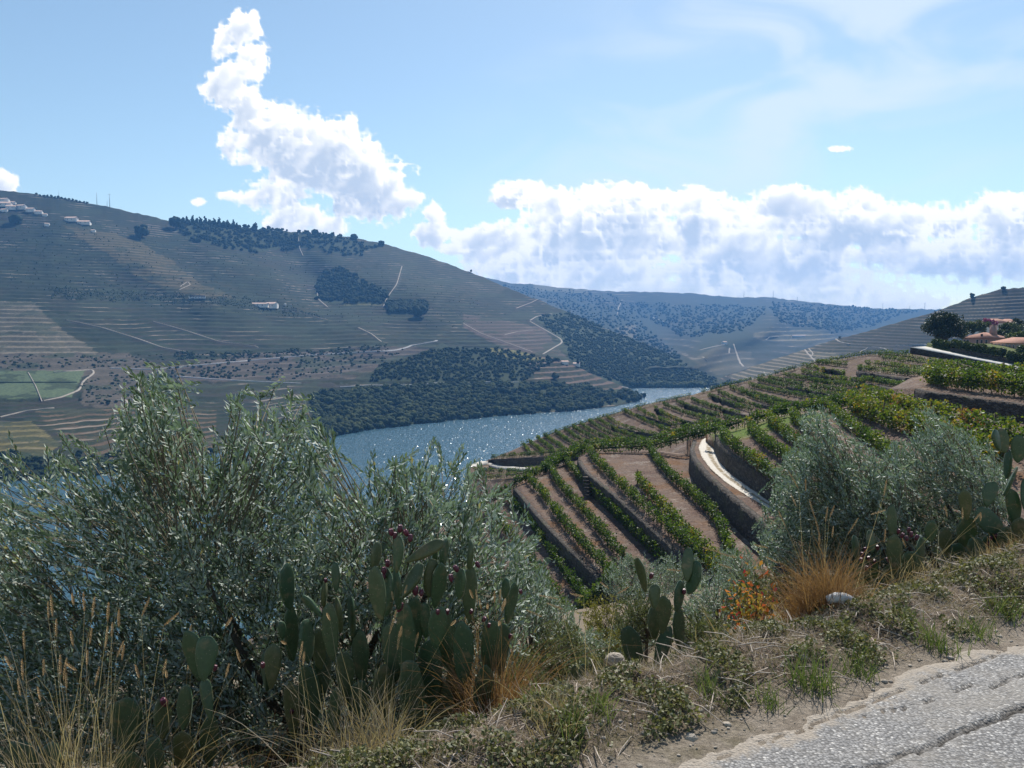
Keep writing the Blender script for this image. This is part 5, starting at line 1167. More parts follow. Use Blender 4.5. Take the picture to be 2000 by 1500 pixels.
# ---- olive trees: shoots with paired narrow leaves
def olive_material():
    m, t, b = newmat('olive_leaves'); b.inputs['Roughness'].default_value = .56; b.inputs['Specular IOR Level'].default_value = .32
    a = N(t, 'ShaderNodeAttribute', attribute_name='tint'); g = N(t, 'ShaderNodeNewGeometry')
    top = ramp(t, a.outputs['Fac'], [(0, (0.056, 0.088, 0.050)), (.6, (0.118, 0.160, 0.100)), (.9, (0.20, 0.24, 0.145)), (1, (0.30, 0.26, 0.12))])
    back = ramp(t, a.outputs['Fac'], [(0, (0.30, 0.37, 0.32)), (1, (0.54, 0.60, 0.54))])
    col = mixc(t, g.outputs['Backfacing'], top, back); t.links.new(col, b.inputs['Base Color'])
    tr = N(t, 'ShaderNodeBsdfTranslucent'); t.links.new(mixc(t, 1.0, top, (1.35, 1.5, 1.1), 'MULTIPLY'), tr.inputs[0])
    mx = N(t, 'ShaderNodeMixShader'); mx.inputs[0].default_value = .30; t.links.new(b.outputs[0], mx.inputs[1]); t.links.new(tr.outputs[0], mx.inputs[2]); t.links.new(mx.outputs[0], t.nodes['Material Output'].inputs['Surface']); return m
M_olive = olive_material()
M_twig = simple('olive_twig', (0.13, 0.115, 0.08), .9, .3, 30)
M_obark = simple('olive_bark', (0.10, 0.088, 0.07), .95, .35, 8, .8, 25)
def leaf_strips(B, D, Nn, L, W, curl, rg):
    """narrow leaves: base, direction, normal -> one folded quad each"""
    D = D / np.linalg.norm(D, axis=1)[:, None]; Sd = np.cross(D, Nn); Sd /= np.linalg.norm(Sd, axis=1)[:, None] + 1e-9; Nn = np.cross(Sd, D)
    L = L[:, None]; W = W[:, None]; cu = curl[:, None]
    p0 = B; p1 = B + D * L * .55 + Nn * L * cu * .5; p3 = B + D * L - Nn * L * cu * .3; fold = Nn * W * .3
    V = np.stack([p0, p1 + Sd * W * .56 + fold, p3, p1 - Sd * W * .56 + fold], 1)
    return V.reshape(-1, 3), np.arange(4 * len(B)).reshape(-1, 4)
def olive(name, label, cat, poly, ytop, Yr, nsh, leafL, leafW, sh_len, trunk, seed, nleaf=24, fan=(0, 0), group=None, edge=120.0, pmin=.22, mat=None, tint=.5, big=True, sparse=()):
    rg = np.random.default_rng(seed); P = np.array(poly, float); x0, y0 = P.min(0); x1, y1 = P.max(0); tips = []
    while len(tips) < nsh:
        x = rg.uniform(x0, x1); y = rg.uniform(y0, y1)
        if not inpoly(np.array([x]), np.array([y]), poly)[0]: continue
        top = np.interp(x, [q[0] for q in ytop], [q[1] for q in ytop]); pr = np.clip((y - top) / edge, pmin, 1)
        for (ax, ay, ar, ak) in sparse: pr *= 1 - ak * math.exp(-((x - ax) ** 2 + (y - ay) ** 2) / ar ** 2)
        if rg.random() < pr: tips.append((x, y, pr))
    tips = np.array(tips); dep = rg.uniform(Yr[0], Yr[1], nsh)
    TP = at(tips[:, 0], tips[:, 1], dep); tk = np.array(trunk, float)
    ctr = tk + np.array([0, 0, (TP[:, 2].max() - tk[2]) * .25])
    out = TP - ctr; out /= np.linalg.norm(out, axis=1)[:, None]
    Dv = out * .8 + rg.normal(0, .52, (nsh, 3)) + np.array([0, 0, .32]); 
    Dv /= np.linalg.norm(Dv, axis=1)[:, None]
    L = rg.uniform(sh_len[0], sh_len[1], nsh)
    droop = rg.uniform(-.10, .25, nsh)[:, None] * np.array([0, 0, -1.0])
    root = thing(name, label, cat, tk, group)
    # leaves
    u = (np.arange(nleaf) + .5) / nleaf; u = np.repeat(u[None], nsh, 0) + rg.uniform(-.02, .02, (nsh, nleaf))
    base = TP[:, None, :] - Dv[:, None, :] * (L[:, None] * (1 - u))[..., None] + (droop * L[:, None])[:, None, :] * ((u - 1) ** 2 * -1)[..., None]
    a = np.cross(Dv, rg.normal(size=(nsh, 3))); a /= np.linalg.norm(a, axis=1)[:, None]; bb = np.cross(Dv, a)
    th = (np.arange(nleaf)[None, :] * 1.62 + rg.uniform(0, 6.28, (nsh, 1)) + (np.arange(nleaf) % 2)[None, :] * math.pi)
    rad = np.cos(th)[..., None] * a[:, None, :] + np.sin(th)[..., None] * bb[:, None, :]
    spread = rg.uniform(.45, 1.15, (nsh, nleaf, 1)) * (1.15 - .6 * u[..., None])
    LD = Dv[:, None, :] + rad * spread + np.array([0, 0, .12])
    n = nsh * nleaf; LD = LD.reshape(-1, 3); LB = base.reshape(-1, 3); nr = (Dv[:, None, :] * .6 - rad * .8).reshape(-1, 3) * -1 + rg.normal(0, .3, (n, 3))
    keep = rg.random(n) < .93
    ll = leafL * rg.uniform(.65, 1.2, n) * np.tile(.75 + .35 * np.sin(np.linspace(.3, 2.8, nleaf)), nsh)
    V, Q = leaf_strips(LB[keep], LD[keep], nr[keep], ll[keep], leafW * rg.uniform(.8, 1.2, n)[keep], rg.uniform(-.08, .2, n)[keep], rg)
    tn = np.clip(np.repeat(rg.normal(tint, .14, nsh), nleaf) + rg.normal(0, .16, n), 0, 1); tn[rg.random(n) < .012] = 1.0
    obj('leaves', V, Q, mat or M_olive, root, attrs={'tint': np.repeat(tn[keep], 4)}, kind='stuff')
    # twigs: three sided
    m0 = TP - Dv * L[:, None]; m1 = TP - Dv * L[:, None] * .5 + droop * L[:, None] * -.25
    hub = []; K = 16 if big else 8
    kc = rg.choice(nsh, K, replace=False); hub = m0[kc] * .75 + ctr * .25
    asg = np.argmin(((m0[:, None, :] - hub[None]) ** 2).sum(2), 1)
    r = .0028 * leafL / .055
    ring = np.array([(1, 0, 0), (-.5, .87, 0), (-.5, -.87, 0)]) * r
    pts = np.stack([hub[asg] * .35 + m0 * .65, m1, TP], 1); rr = np.array([1.9, 1.2, .5])
    TV = pts[:, :, None, :] + ring[None, None] * rr[None, :, None, None]
    tv_ = TV.reshape(-1, 3); o = (np.arange(nsh) * 9)[:, None, None]; i = np.arange(2)[None, :, None] * 3; j = np.arange(3)[None, None, :]; k2 = (j + 1) % 3
    TQ = np.stack([o + i + j, o + i + k2, o + i + 3 + k2, o + i + 3 + j], -1).reshape(-1, 4)
    obj('twigs', tv_, TQ, M_twig, root, kind='stuff')
    for h in hub:
        mb = MB(); mid = tk * .55 + h * .45 + rg.normal(0, .12, 3) * (1 if big else .4); w = .05 if big else .03
        mb.tube(smooth_line(np.array([tk + [0, 0, .25], mid, h]), 8, 2), np.linspace(w, w * .22, 8), 6); mb.build('branch', M_obark, root, smooth=True)
    mb = MB(); mb.tube([tk - [0, 0, .5], tk + [.03, .02, .15], tk + [0, 0, .6 if big else .3]], [.13, .10, .06] if big else [.03, .022, .012], 8); mb.build('trunk', M_obark, root, smooth=True)
    return root
top1 = [(-70, 850), (40, 850), (85, 868), (110, 832), (150, 850), (180, 880), (205, 895), (222, 800), (240, 770), (240, 720), (225, 688), (255, 700), (282, 678), (312, 690), (335, 725), (352, 780), (392, 828), (432, 835), (450, 765), (482, 738), (525, 742), (572, 742), (605, 760), (640, 800), (662, 822), (650, 880), (672, 905), (722, 880), (762, 858), (802, 848), (852, 852), (902, 870), (942, 900), (962, 920), (1002, 950), (1042, 975), (1062, 1010)]
poly1 = [p for p in top1] + [(1050, 1060), (1075, 1100), (1060, 1190), (1000, 1270), (960, 1420), (500, 1490), (-70, 1490)]
ob1 = on_bank(600, 1440)
trunk1 = np.array([-1.25, 5.5, float(bank_z(-1.25, 5.5)) - .1])
olive('olive_tree', 'large silvery olive tree filling the left foreground', 'tree', poly1, top1, (4.4, 6.8), 3900, .059, .0152, (.20, .42), trunk1, 901, 28, tint=.40, sparse=((110, 1000, 90, .8), (120, 1150, 45, .9), (350, 985, 40, .8), (560, 920, 50, .55), (30, 930, 60, .6), (660, 930, 35, .7), (160, 780, 60, .9)))
top2 = [(1460, 1060), (1482, 1005), (1505, 960), (1500, 930), (1540, 868), (1565, 815), (1590, 788), (1622, 800), (1652, 842), (1692, 872), (1722, 882), (1752, 862)]
poly2 = top2 + [(1760, 900), (1770, 1000), (1750, 1090), (1650, 1115), (1560, 1100), (1490, 1090)]
trunk2 = np.array([4.6, 8.0, float(bank_z(4.6, 8.0)) - .1])
olive('olive_bush', 'dense dark olive bush in front of the curved track', 'tree', poly2, top2, (7.2, 9.0), 1250, .056, .0142, (.18, .4), trunk2, 902, 24, edge=60, pmin=.35, tint=.30)
top3 = [(1660, 900), (1720, 880), (1765, 845), (1785, 798), (1805, 786), (1832, 800), (1862, 828), (1902, 838), (1942, 868), (1962, 905)]
poly3 = top3 + [(1968, 1000), (1920, 1085), (1800, 1110), (1700, 1100), (1660, 1000)]
trunk3 = np.array([5.9, 8.6, float(bank_z(5.9, 8.6)) - .1])
olive('olive_bush', 'right hand olive bush between the other bush and the tall cactus', 'tree', poly3, top3, (7.8, 9.8), 1250, .056, .0142, (.18, .4), trunk3, 903, 24, edge=60, pmin=.35, tint=.36)
# scrub on the bank between the cacti and the terraces
M_scrub = leafmat('scrub_leaves', (0.05, 0.075, 0.035), (0.17, 0.19, 0.10), .3, .5)
M_scrub_y = leafmat('yellow_scrub_leaves', (0.09, 0.10, 0.025), (0.26, 0.24, 0.05), .35, .5)
for i, (x, y, w, h, Y, mat, lab) in enumerate([
        (1030, 1150, 60, 60, 9, None, 'olive shrub at the right edge of the large olive'), (1075, 1210, 60, 60, 9.5, None, 'silvery shrub left of the yellow green one'), (1130, 1262, 75, 50, 10, None, 'silvery shrub below the yellow green one'), (1060, 1295, 80, 50, 8, M_scrub, 'wide dull green shrub left of the pale rock'), (1180, 1265, 60, 45, 11, M_scrub_y, 'second yellow green shrub behind the pale rock'), (1230, 1235, 60, 40, 12, None, 'silvery shrub behind the big pad of the middle cactus'),
        (1245, 1125, 75, 50, 13, None, 'grey green shrub below the stepped terrace wall'), (1330, 1115, 60, 40, 13.5, None, 'grey green shrub behind the middle cactus top'), (1435, 1105, 50, 45, 12, None, 'grey green shrub left of the dark olive bush'),
        (1185, 1215, 50, 60, 12, M_scrub_y, 'yellow green shrub at the corner of the lowest terrace'), (1260, 1195, 60, 45, 10, M_scrub, 'dark green shrub behind the middle cactus'), (1400, 1170, 70, 55, 9, None, 'olive shrub right of the middle cactus'),
        (1090, 1270, 60, 60, 8.5, M_scrub, 'low green shrub left of the middle cactus'), (1020, 1320, 50, 55, 7, M_scrub, 'low shrub between the two big cactus clumps'), (1480, 1140, 60, 40, 9.5, M_scrub, 'green shrub under the dark olive bush'), (1560, 1140, 60, 35, 8, M_scrub, 'shrub behind the tall dry grass on the right'), (1370, 1235, 60, 40, 7, M_scrub, 'low dull shrub right of the middle cactus base'), (1180, 1300, 70, 40, 7.5, M_scrub, 'low shrub by the pale rock'), (1640, 1135, 60, 30, 7.5, M_scrub, 'low shrub at the foot of the right olive bushes')]):
    po = [(x + w * math.cos(a) * (1 + .15 * math.sin(3 * a + i)), y + h * math.sin(a)) for a in np.linspace(0, 6.28, 16)[:-1]]
    tp = sorted([(q[0], q[1]) for q in po if q[1] <= y]); P0 = at(x, y + h * .9, Y)
    P0[2] = min(P0[2], float(bank_z(P0[0], P0[1])) + .1)
    olive('scrub_bush', lab, 'shrub', po, tp, (Y - .5, Y + .7), 210, .052 if mat is None else .042, .012 if mat is None else .016, (.15, .35), P0, 920 + i, 20, edge=30, pmin=.4, mat=mat, big=False, group='scrub on the bank')
# ---- prickly pears
def cactus_material():
    m, t, b = newmat('cactus_skin'); b.inputs['Roughness'].default_value = .42; b.inputs['Specular IOR Level'].default_value = .45; b.inputs['Sheen Weight'].default_value = .10; b.inputs['Sheen Roughness'].default_value = .3; b.inputs['Sheen Tint'].default_value = (.9, 1, .85, 1)
    oi = N(t, 'ShaderNodeObjectInfo'); tc = N(t, 'ShaderNodeTexCoord')
    base = ramp(t, oi.outputs['Random'], [(0, (0.030, 0.068, 0.032)), (.6, (0.046, 0.086, 0.038)), (1, (0.078, 0.09, 0.034))])
    base = mixc(t, maprange(t, noise(t, 16, 5, .6), .52, .75), base, (0.16, 0.13, 0.065))
    base = mixc(t, 1.0, base, ramp(t, noise(t, 60, 5, .65), [(.3, (.78, .78, .78)), (.7, (1.2, 1.2, 1.2))]), 'MULTIPLY')
    mp = N(t, 'ShaderNodeMapping'); t.links.new(tc.outputs['Object'], mp.inputs['Vector']); mp.inputs['Scale'].default_value = (9, .01, 12)
    vo = N(t, 'ShaderNodeTexVoronoi', voronoi_dimensions='3D'); val(vo.inputs['Scale'], 1.0); val(vo.inputs['Randomness'], .35); t.links.new(mp.outputs[0], vo.inputs['Vector'])
    dot = maprange(t, vo.outputs['Distance'], .13, .07)
    t.links.new(mixc(t, dot, base, (0.30, 0.27, 0.18)), b.inputs['Base Color'])
    bump(t, b, math_n(t, 'ADD', math_n(t, 'MULTIPLY', dot, .6), math_n(t, 'MULTIPLY', noise(t, 30, 4), .5)), .5, .006)
    return m
M_cactus = cactus_material()
def pad_mesh(seed):
    """obovate pad, 1 unit tall, 1 unit wide, base at origin, flat in XZ, thickness in Y"""
    nr, na = 6, 28; V = []; rg = np.random.default_rng(seed); ph = rg.uniform(0, 6.28, 3)
    th = np.arange(na) * 2 * math.pi / na
    for side in (1, -1):
        for i in range(nr):
            f = math.sin((i / (nr - 1)) * math.pi / 2) if i else 0.0
            rr = 1 - .04 * np.sin(3 * th + ph[0]) - .025 * np.sin(7 * th + ph[1])
            z = .5 + .5 * np.sin(th) * f * rr; wprof = np.clip(np.sin(math.pi * np.clip(z, 0, 1) ** .78) , 0, 1) ** .72
            x = .5 * np.cos(th) * f * rr * (0.50 + .56 * np.clip(z, 0, 1) ** .75)
            y = side * .5 * math.sqrt(max(0, 1 - (i / (nr - 1)) ** 2.4)) * np.ones(na) * (.75 + .35 * (1 - np.clip(z, 0, 1)))
            V.append(np.stack([x, y + .10 * (z - .5) ** 2 * side * 0 + .25 * np.sin(x * 2.2 + ph[2]), z], -1))
    V = np.array(V).reshape(-1, 3)
    Q = []
    for s in range(2):
        o = s * nr * na
        for i in range(nr - 1):
            for j in range(na):
                k = (j + 1) % na; q = [o + i * na + j, o + i * na + k, o + (i + 1) * na + k, o + (i + 1) * na + j]; Q.append(q if s else q[::-1])
    return mesh_data('pad', V, np.array(Q), True, None, [M_cactus])
PADS = [pad_mesh(i) for i in range(6)]
def fruit_mesh():
    prof = [(0, .30), (.15, .72), (.4, 1.0), (.7, 1.0), (.9, .85), (1.0, .72), (.95, .30), (.9, 0.0)]; n = 12; th = np.arange(n) * 2 * math.pi / n
    V = np.concatenate([np.stack([np.cos(th) * r * .5, np.sin(th) * r * .5, np.full(n, z)], -1) for z, r in prof]); Q = []
    for i in range(len(prof) - 1):
        for j in range(n): Q.append([i * n + j, i * n + (j + 1) % n, (i + 1) * n + (j + 1) % n, (i + 1) * n + j])
    m1 = simple('prickly_pear_fruit', (0.085, 0.014, 0.032), .4, .35, 30, spec=.45)
    return mesh_data('fruit', V, np.array(Q), True, None, [m1])
FRUIT = fruit_mesh()
M_tipgrey = simple('fruit_scar', (0.42, 0.34, 0.28), .8, .2, 40)
def link_child(name, me, parent, mat4):
    o = bpy.data.objects.new(name, me); COL.objects.link(o); o.parent = parent; o.matrix_basis = Matrix.Translation(-Vector(ORG[parent.name])) @ mat4; ORG[o.name] = ORG[parent.name]; return o
def cactus(label, Y, pads, fruits, base, seed, name='prickly_pear', dY=.35, thick=.032):
    rg = np.random.default_rng(seed); rt = thing(name, label, 'cactus', base)
    dep = {}
    for i, (tx, ty, bx, by, w, yaw) in enumerate(pads):
        Yp = Y + rg.uniform(-dY, dY) * .5 + (.12 if yaw > 55 else 0); dep[i] = (tx, ty, bx, by, Yp)
        T, B = at(tx, ty, Yp), at(bx, by, Yp + rg.uniform(-.03, .03)); ax = Vector(T - B); L = ax.length; z = ax.normalized()
        ww = w * Yp / F; yw = R(yaw * (1 if rg.random() < .5 else -1)); cs = abs(math.cos(yw))
        full = min(max(ww, L * .5), L * .66) if yaw > 50 else ww / max(cs, .55)
        nrm = Vector((math.sin(yw), -math.cos(yw), .12)); nrm = (nrm - z * nrm.dot(z)).normalized(); x = nrm.cross(z).normalized() * -1
        m = Matrix(((x[0] * full, nrm[0] * thick, z[0] * L, B[0]), (x[1] * full, nrm[1] * thick, z[1] * L, B[1]), (x[2] * full, nrm[2] * thick, z[2] * L, B[2]), (0, 0, 0, 1)))
        link_child('pad', PADS[(i + seed) % 6], rt, m)
    for (fx, fy, s) in fruits:
        k = min(dep, key=lambda q: min((dep[q][0] - fx) ** 2 + (dep[q][1] - fy) ** 2, 1e9)); Yp = dep[k][4] - .02
        P = at(fx, fy, Yp); h = s * Yp / F
        up = Vector((rg.normal(0, .25), rg.normal(-.1, .2), 1)).normalized(); q = up.to_track_quat('Z', 'Y').to_matrix().to_4x4()
        mm = Matrix.Translation(Vector(P) - up * h * .5) @ q @ Matrix.Diagonal((h * .68, h * .68, h, 1)); fo = link_child('fruit', FRUIT, rt, mm)
    return rt
def gnd(px, Y):
    P = at(px, 1400, Y); return (P[0], Y, float(bank_z(P[0], Y)))
cactus('big central prickly pear clump with dark red fruits', 3.75, [
    (730, 1108, 744, 1215, 42, 15), (738, 1058, 731, 1112, 15, 70), (758, 1112, 756, 1205, 18, 60), (780, 1045, 776, 1118, 28, 25), (868, 1056, 792, 1098, 28, 20), (848, 1058, 847, 1096, 9, 80), (873, 1052, 866, 1106, 12, 70), (846, 1092, 838, 1168, 34, 20), (863, 1100, 850, 1188, 35, 30), (826, 1100, 782, 1172, 30, 35), (923, 1052, 919, 1112, 10, 75), (918, 1107, 915, 1218, 36, 20), (900, 1112, 895, 1172, 25, 40), (990, 1130, 985, 1170, 21, 30), (1006, 1138, 990, 1218, 28, 35),
    (810, 1165, 812, 1272, 34, 30), (826, 1175, 830, 1245, 21, 45), (858, 1186, 850, 1268, 42, 10), (872, 1200, 872, 1310, 44, 10), (790, 1180, 796, 1335, 46, 10), (905, 1215, 905, 1340, 48, 10), (962, 1210, 952, 1330, 44, 20), (765, 1212, 772, 1335, 52, 0), (838, 1250, 842, 1390, 60, 10), (900, 1280, 890, 1420, 64, 0), (800, 1290, 810, 1440, 60, 10), (950, 1300, 935, 1420, 50, 15), (775, 1110, 780, 1190, 24, 50), (980, 1215, 975, 1320, 34, 40), (745, 1300, 760, 1430, 50, 20), (860, 1330, 860, 1450, 66, 5)],
    [(764, 1040, 15), (781, 1033, 16), (793, 1041, 15), (801, 1051, 15), (771, 1046, 13), (757, 1101, 15), (750, 1115, 15), (750, 1126, 11), (811, 1154, 19), (823, 1158, 14), (780, 1186, 20), (891, 1111, 15), (881, 1129, 15), (933, 1103, 13), (873, 1196, 13), (1017, 1156, 10), (855, 1196, 11), (945, 1210, 12), (955, 1222, 10), (996, 1243, 10), (920, 1195, 11)], gnd(850, 3.75), 3)
cactus('slender upright prickly pear clump left of the fruiting one', 3.9, [
    (558, 1102, 568, 1192, 15, 70), (568, 1185, 572, 1295, 24, 50), (655, 1098, 657, 1158, 18, 20), (635, 1135, 632, 1185, 11, 75), (590, 1162, 630, 1204, 20, 20), (660, 1165, 668, 1235, 17, 60), (683, 1165, 687, 1245, 14, 60), (641, 1180, 651, 1295, 36, 20), (597, 1210, 602, 1295, 13, 70), (549, 1213, 553, 1248, 18, 20), (628, 1265, 632, 1355, 17, 60), (535, 1255, 530, 1345, 38, 10), (513, 1275, 520, 1350, 20, 45), (655, 1345, 650, 1445, 30, 20), (702, 1230, 706, 1335, 42, 0), (600, 1300, 612, 1425, 50, 0), (672, 1270, 676, 1380, 38, 20), (570, 1330, 575, 1440, 44, 10), (700, 1330, 705, 1450, 50, 0), (622, 1230, 626, 1310, 26, 40)],
    [(636, 1134, 10), (570, 1390, 12)], gnd(620, 3.9), 8)
cactus('low prickly pear with a heart shaped pair of pads, lower left', 3.45, [
    (368, 1232, 394, 1330, 46, 10), (406, 1240, 398, 1330, 44, 25), (398, 1322, 410, 1405, 20, 40), (240, 1364, 252, 1472, 76, 5), (362, 1340, 356, 1428, 40, 15), (316, 1365, 318, 1445, 24, 50), (30, 1448, 62, 1545, 90, 15), (250, 1465, 262, 1560, 60, 10), (356, 1425, 360, 1520, 44, 10), (410, 1400, 408, 1500, 40, 20), (100, 1450, 96, 1540, 60, 25), (300, 1440, 305, 1540, 40, 20)],
    [(321, 1372, 20), (513, 1300, 14), (420, 1305, 12)], gnd(330, 3.45), 5)
cactus('middle prickly pear standing alone before the terraces', 4.2, [
    (1224, 1221, 1250, 1325, 44, 10), (1297, 1162, 1294, 1236, 35, 15), (1306, 1222, 1278, 1318, 24, 50), (1345, 1071, 1341, 1138, 27, 15), (1364, 1097, 1345, 1162, 27, 45), (1330, 1134, 1322, 1196, 27, 30), (1245, 1088, 1262, 1156, 19, 45), (1278, 1139, 1276, 1188, 24, 25), (1325, 1188, 1330, 1272, 27, 30), (1276, 1185, 1280, 1250, 26, 30), (1140, 1297, 1136, 1350, 17, 40), (1125, 1300, 1122, 1345, 12, 60)],
    [(1272, 1125, 13), (1336, 1156, 12)], gnd(1280, 4.2), 6)
cactus('fallen prickly pear pad lying at the edge of the verge', 3.55, [(1080, 1350, 1022, 1392, 32, 10)], [], on_bank(1040, 1392), 4, 'cactus_pad_sprout')
cactus('tiny single prickly pear pad sprouting in the dry verge', 4.0, [(1440, 1252, 1440, 1276, 17, 10)], [], on_bank(1440, 1276), 7, 'cactus_pad_sprout')
cactus('dark prickly pear full of white tipped fruits behind the straw', 5.2, [
    (1741, 985, 1745, 1062, 20, 20), (1746, 1045, 1750, 1118, 34, 15), (1700, 1035, 1703, 1080, 18, 30), (1668, 1045, 1673, 1090, 20, 30), (1781, 1075, 1776, 1138, 44, 10), (1690, 1082, 1694, 1158, 52, 5), (1746, 1100, 1741, 1178, 56, 5), (1820, 1018, 1817, 1060, 26, 15), (1715, 1130, 1712, 1190, 48, 10), (1800, 1050, 1795, 1110, 30, 30), (1670, 1100, 1676, 1160, 30, 25), (1770, 1125, 1765, 1185, 46, 10)],
    [(1684, 1084, 11), (1697, 1092, 11), (1707, 1068, 11), (1714, 1070, 10), (1690, 1074, 10), (1748, 1090, 10), (1735, 1094, 11), (1762, 1046, 11), (1771, 1052, 11), (1780, 1044, 11), (1790, 1050, 12), (1755, 1038, 10), (1700, 1105, 11), (1682, 1095, 11), (1692, 1110, 11), (1708, 1097, 10), (1775, 1035, 10)], (3.6, 5.3, float(bank_z(3.6, 5.3))), 2, dY=.3)
cactus('tall prickly pear at the right edge with a brown trunk', 5.9, [
    (1955, 838, 1963, 886, 28, 10), (1990, 850, 1988, 905, 30, 15), (1971, 878, 1966, 935, 9, 75), (1987, 910, 1961, 968, 10, 70), (1883, 955, 1888, 1015, 26, 15), (1940, 940, 1926, 990, 30, 15), (1908, 998, 1962, 1044, 50, 10), (1892, 1010, 1882, 1070, 42, 10), (1975, 955, 1985, 1030, 34, 10), (1990, 1010, 1996, 1090, 44, 10), (1935, 1040, 1940, 1100, 44, 5), (1845, 1030, 1850, 1085, 34, 15), (1965, 1030, 1966, 1100, 46, 5), (1905, 1050, 1908, 1110, 40, 10), (2010, 930, 2004, 1000, 32, 15), (1868, 1060, 1872, 1100, 34, 15), (1940, 838, 1950, 880, 20, 40)],
    [(1966, 878, 10), (1935, 1052, 11), (1930, 1062, 10), (1945, 1046, 10), (1978, 884, 9)], (3.9, 5.9, float(bank_z(3.9, 5.9))), 9, dY=.3)
# ---- tall dry grasses with seed heads
M_straw = leafmat('dry_straw', (0.23, 0.165, 0.105), (0.52, 0.44, 0.31), .35, .7)
M_straw_red = leafmat('rusty_straw', (0.17, 0.085, 0.045), (0.36, 0.225, 0.12), .3, .7)
M_seed = simple('seed_head', (0.46, 0.32, 0.165), .9, .3, 60)
def seed_mesh(sd):
    rg = np.random.default_rng(sd); mb = MB(); n = 60
    for i in range(n):
        z = i / n; th = i * 2.4; r = .5 * math.sin(math.pi * (.12 + .8 * z)) ** .8
        p = np.array([math.cos(th) * r * .35, math.sin(th) * r * .35, z]); q = p + np.array([math.cos(th) * r * .75, math.sin(th) * r * .75, .10]); s = np.array([-math.sin(th), math.cos(th), 0]) * .14
        mb.add([p, (p + q) / 2 + s, q, (p + q) / 2 - s], [[0, 1, 2, 3]])
    return mesh_data('seed_head', mb.verts(), mb.faces(), False, None, [M_seed])
SEEDS = [seed_mesh(i) for i in range(3)]
def blades(name, roots, tips, sag, w, mat, parent, rg, tint=.5, seg=5, kind='stuff'):
    """curved grass blades from root to tip"""
    n = len(roots); u = np.linspace(0, 1, seg + 1)[None, :, None]; ax = tips - roots; L = np.linalg.norm(ax, axis=1)
    P = roots[:, None] + ax[:, None] * u; bow = sag * np.sin(u[..., 0] * math.pi)[..., None]
    P = P + np.stack([rg.normal(0, .12, n), rg.normal(0, .12, n), np.abs(rg.normal(.9, .3, n))], -1)[:, None, :] * bow * L[:, None, None]
    sd = np.cross(ax, rg.normal(size=(n, 3))); sd /= np.linalg.norm(sd, axis=1)[:, None] + 1e-9
    ww = (np.broadcast_to(w, (n,))[:, None] * (1 - .85 * np.linspace(0, 1, seg + 1)[None, :]))[..., None]
    V = np.stack([P - sd[:, None] * ww / 2, P + sd[:, None] * ww / 2], 2).reshape(-1, 3)
    o = (np.arange(n) * (seg + 1) * 2)[:, None, None]; i = np.arange(seg)[None, :, None] * 2
    Q = (o + i + np.array([[[0, 1, 3, 2]]])).reshape(-1, 4)
    tn = np.repeat(np.clip(rg.normal(tint, .22, n), 0, 1), (seg + 1) * 2)
    return obj(name, V, Q, mat, parent, attrs={'tint': tn}, kind=kind), P
def grass_clump(label, px, py, Y, heads, nbase, hb, seed, mat=None, wpx=60, cat='grass'):
    """heads: (head base x, y, head length px, lean px)"""
    rg = np.random.default_rng(seed); B = at(px, py, Y); B[2] = min(B[2], float(bank_z(B[0], Y)))
    rt = thing('dry_grass_clump', label, cat, B, 'dry grass clumps on the verge'); s = Y / F
    if heads:
        H = np.array(heads, float); n = len(H); Yh = Y + rg.uniform(-.25, .25, n); HB = at(H[:, 0], H[:, 1], Yh)
        RT = B + np.stack([rg.normal(0, wpx * s * .3, n) + (HB[:, 0] - B[0]) * .35, Yh - Y, np.zeros(n)], -1); RT[:, 2] = np.minimum(bank_z(RT[:, 0], RT[:, 1]), HB[:, 2] - .2)
        blades('stem', RT, HB, .05, .004, mat or M_straw, rt, rg, .6)
        for k in range(n):
            d = Vector((H[k, 3] * s, rg.normal(0, .02), H[k, 2] * s)); L = d.length; q = d.to_track_quat('Z', 'Y').to_matrix().to_4x4()
            link_child('seed_head', SEEDS[k % 3], rt, Matrix.Translation(Vector(HB[k])) @ q @ Matrix.Diagonal((.0135, .0135, L * 1.05, 1)))
    n = nbase; R0 = B + np.stack([rg.normal(0, wpx * s * .30, n), rg.normal(0, .12, n), np.zeros(n)], -1); R0[:, 2] = bank_z(R0[:, 0], R0[:, 1]) - .03
    TP = R0 + np.stack([rg.normal(0, hb * .45, n), rg.normal(0, hb * .35, n), np.abs(rg.normal(hb * .7, hb * .3, n))], -1)
    blades('blade', R0, TP, .18, .004, mat or M_straw, rt, rg, .5)
    return rt
hl = lambda L: [(x, y, l, dx) for x, y, l, dx in L]
grass_clump('tall straw grass with many seed heads at the lower left corner', 150, 1490, 3.3, hl([(95, 1210, 34, -4), (103, 1205, 38, -2), (110, 1245, 36, 2), (165, 1195, 38, 2), (144, 1182, 24, 1), (180, 1205, 34, 3), (210, 1215, 36, 6), (232, 1225, 36, 8), (218, 1245, 30, 2), (206, 1265, 36, 0), (143, 1262, 30, -2), (276, 1205, 36, 14), (48, 1270, 36, -3), (25, 1310, 30, -6), (45, 1330, 40, -2), (118, 1320, 38, 2), (124, 1330, 40, 4), (150, 1310, 26, -4), (85, 1320, 26, -3), (175, 1258, 30, 2), (238, 1290, 34, 10), (40, 1360, 30, -10), (170, 1300, 30, 3), (130, 1345, 30, 0), (185, 1340, 34, 6), (228, 1285, 30, 9), (80, 1370, 28, -6)]), 560, .85, 31, wpx=150)
grass_clump('few leaning grass stems with seed heads over the heart shaped cactus', 290, 1440, 3.4, hl([(320, 1222, 26, 30), (440, 1225, 24, 18), (272, 1325, 28, -3), (318, 1320, 26, 2), (326, 1325, 18, 2), (366, 1310, 22, 2), (372, 1240, 22, 4), (440, 1325, 26, 5), (470, 1295, 28, -5)]), 240, .5, 32, wpx=140)
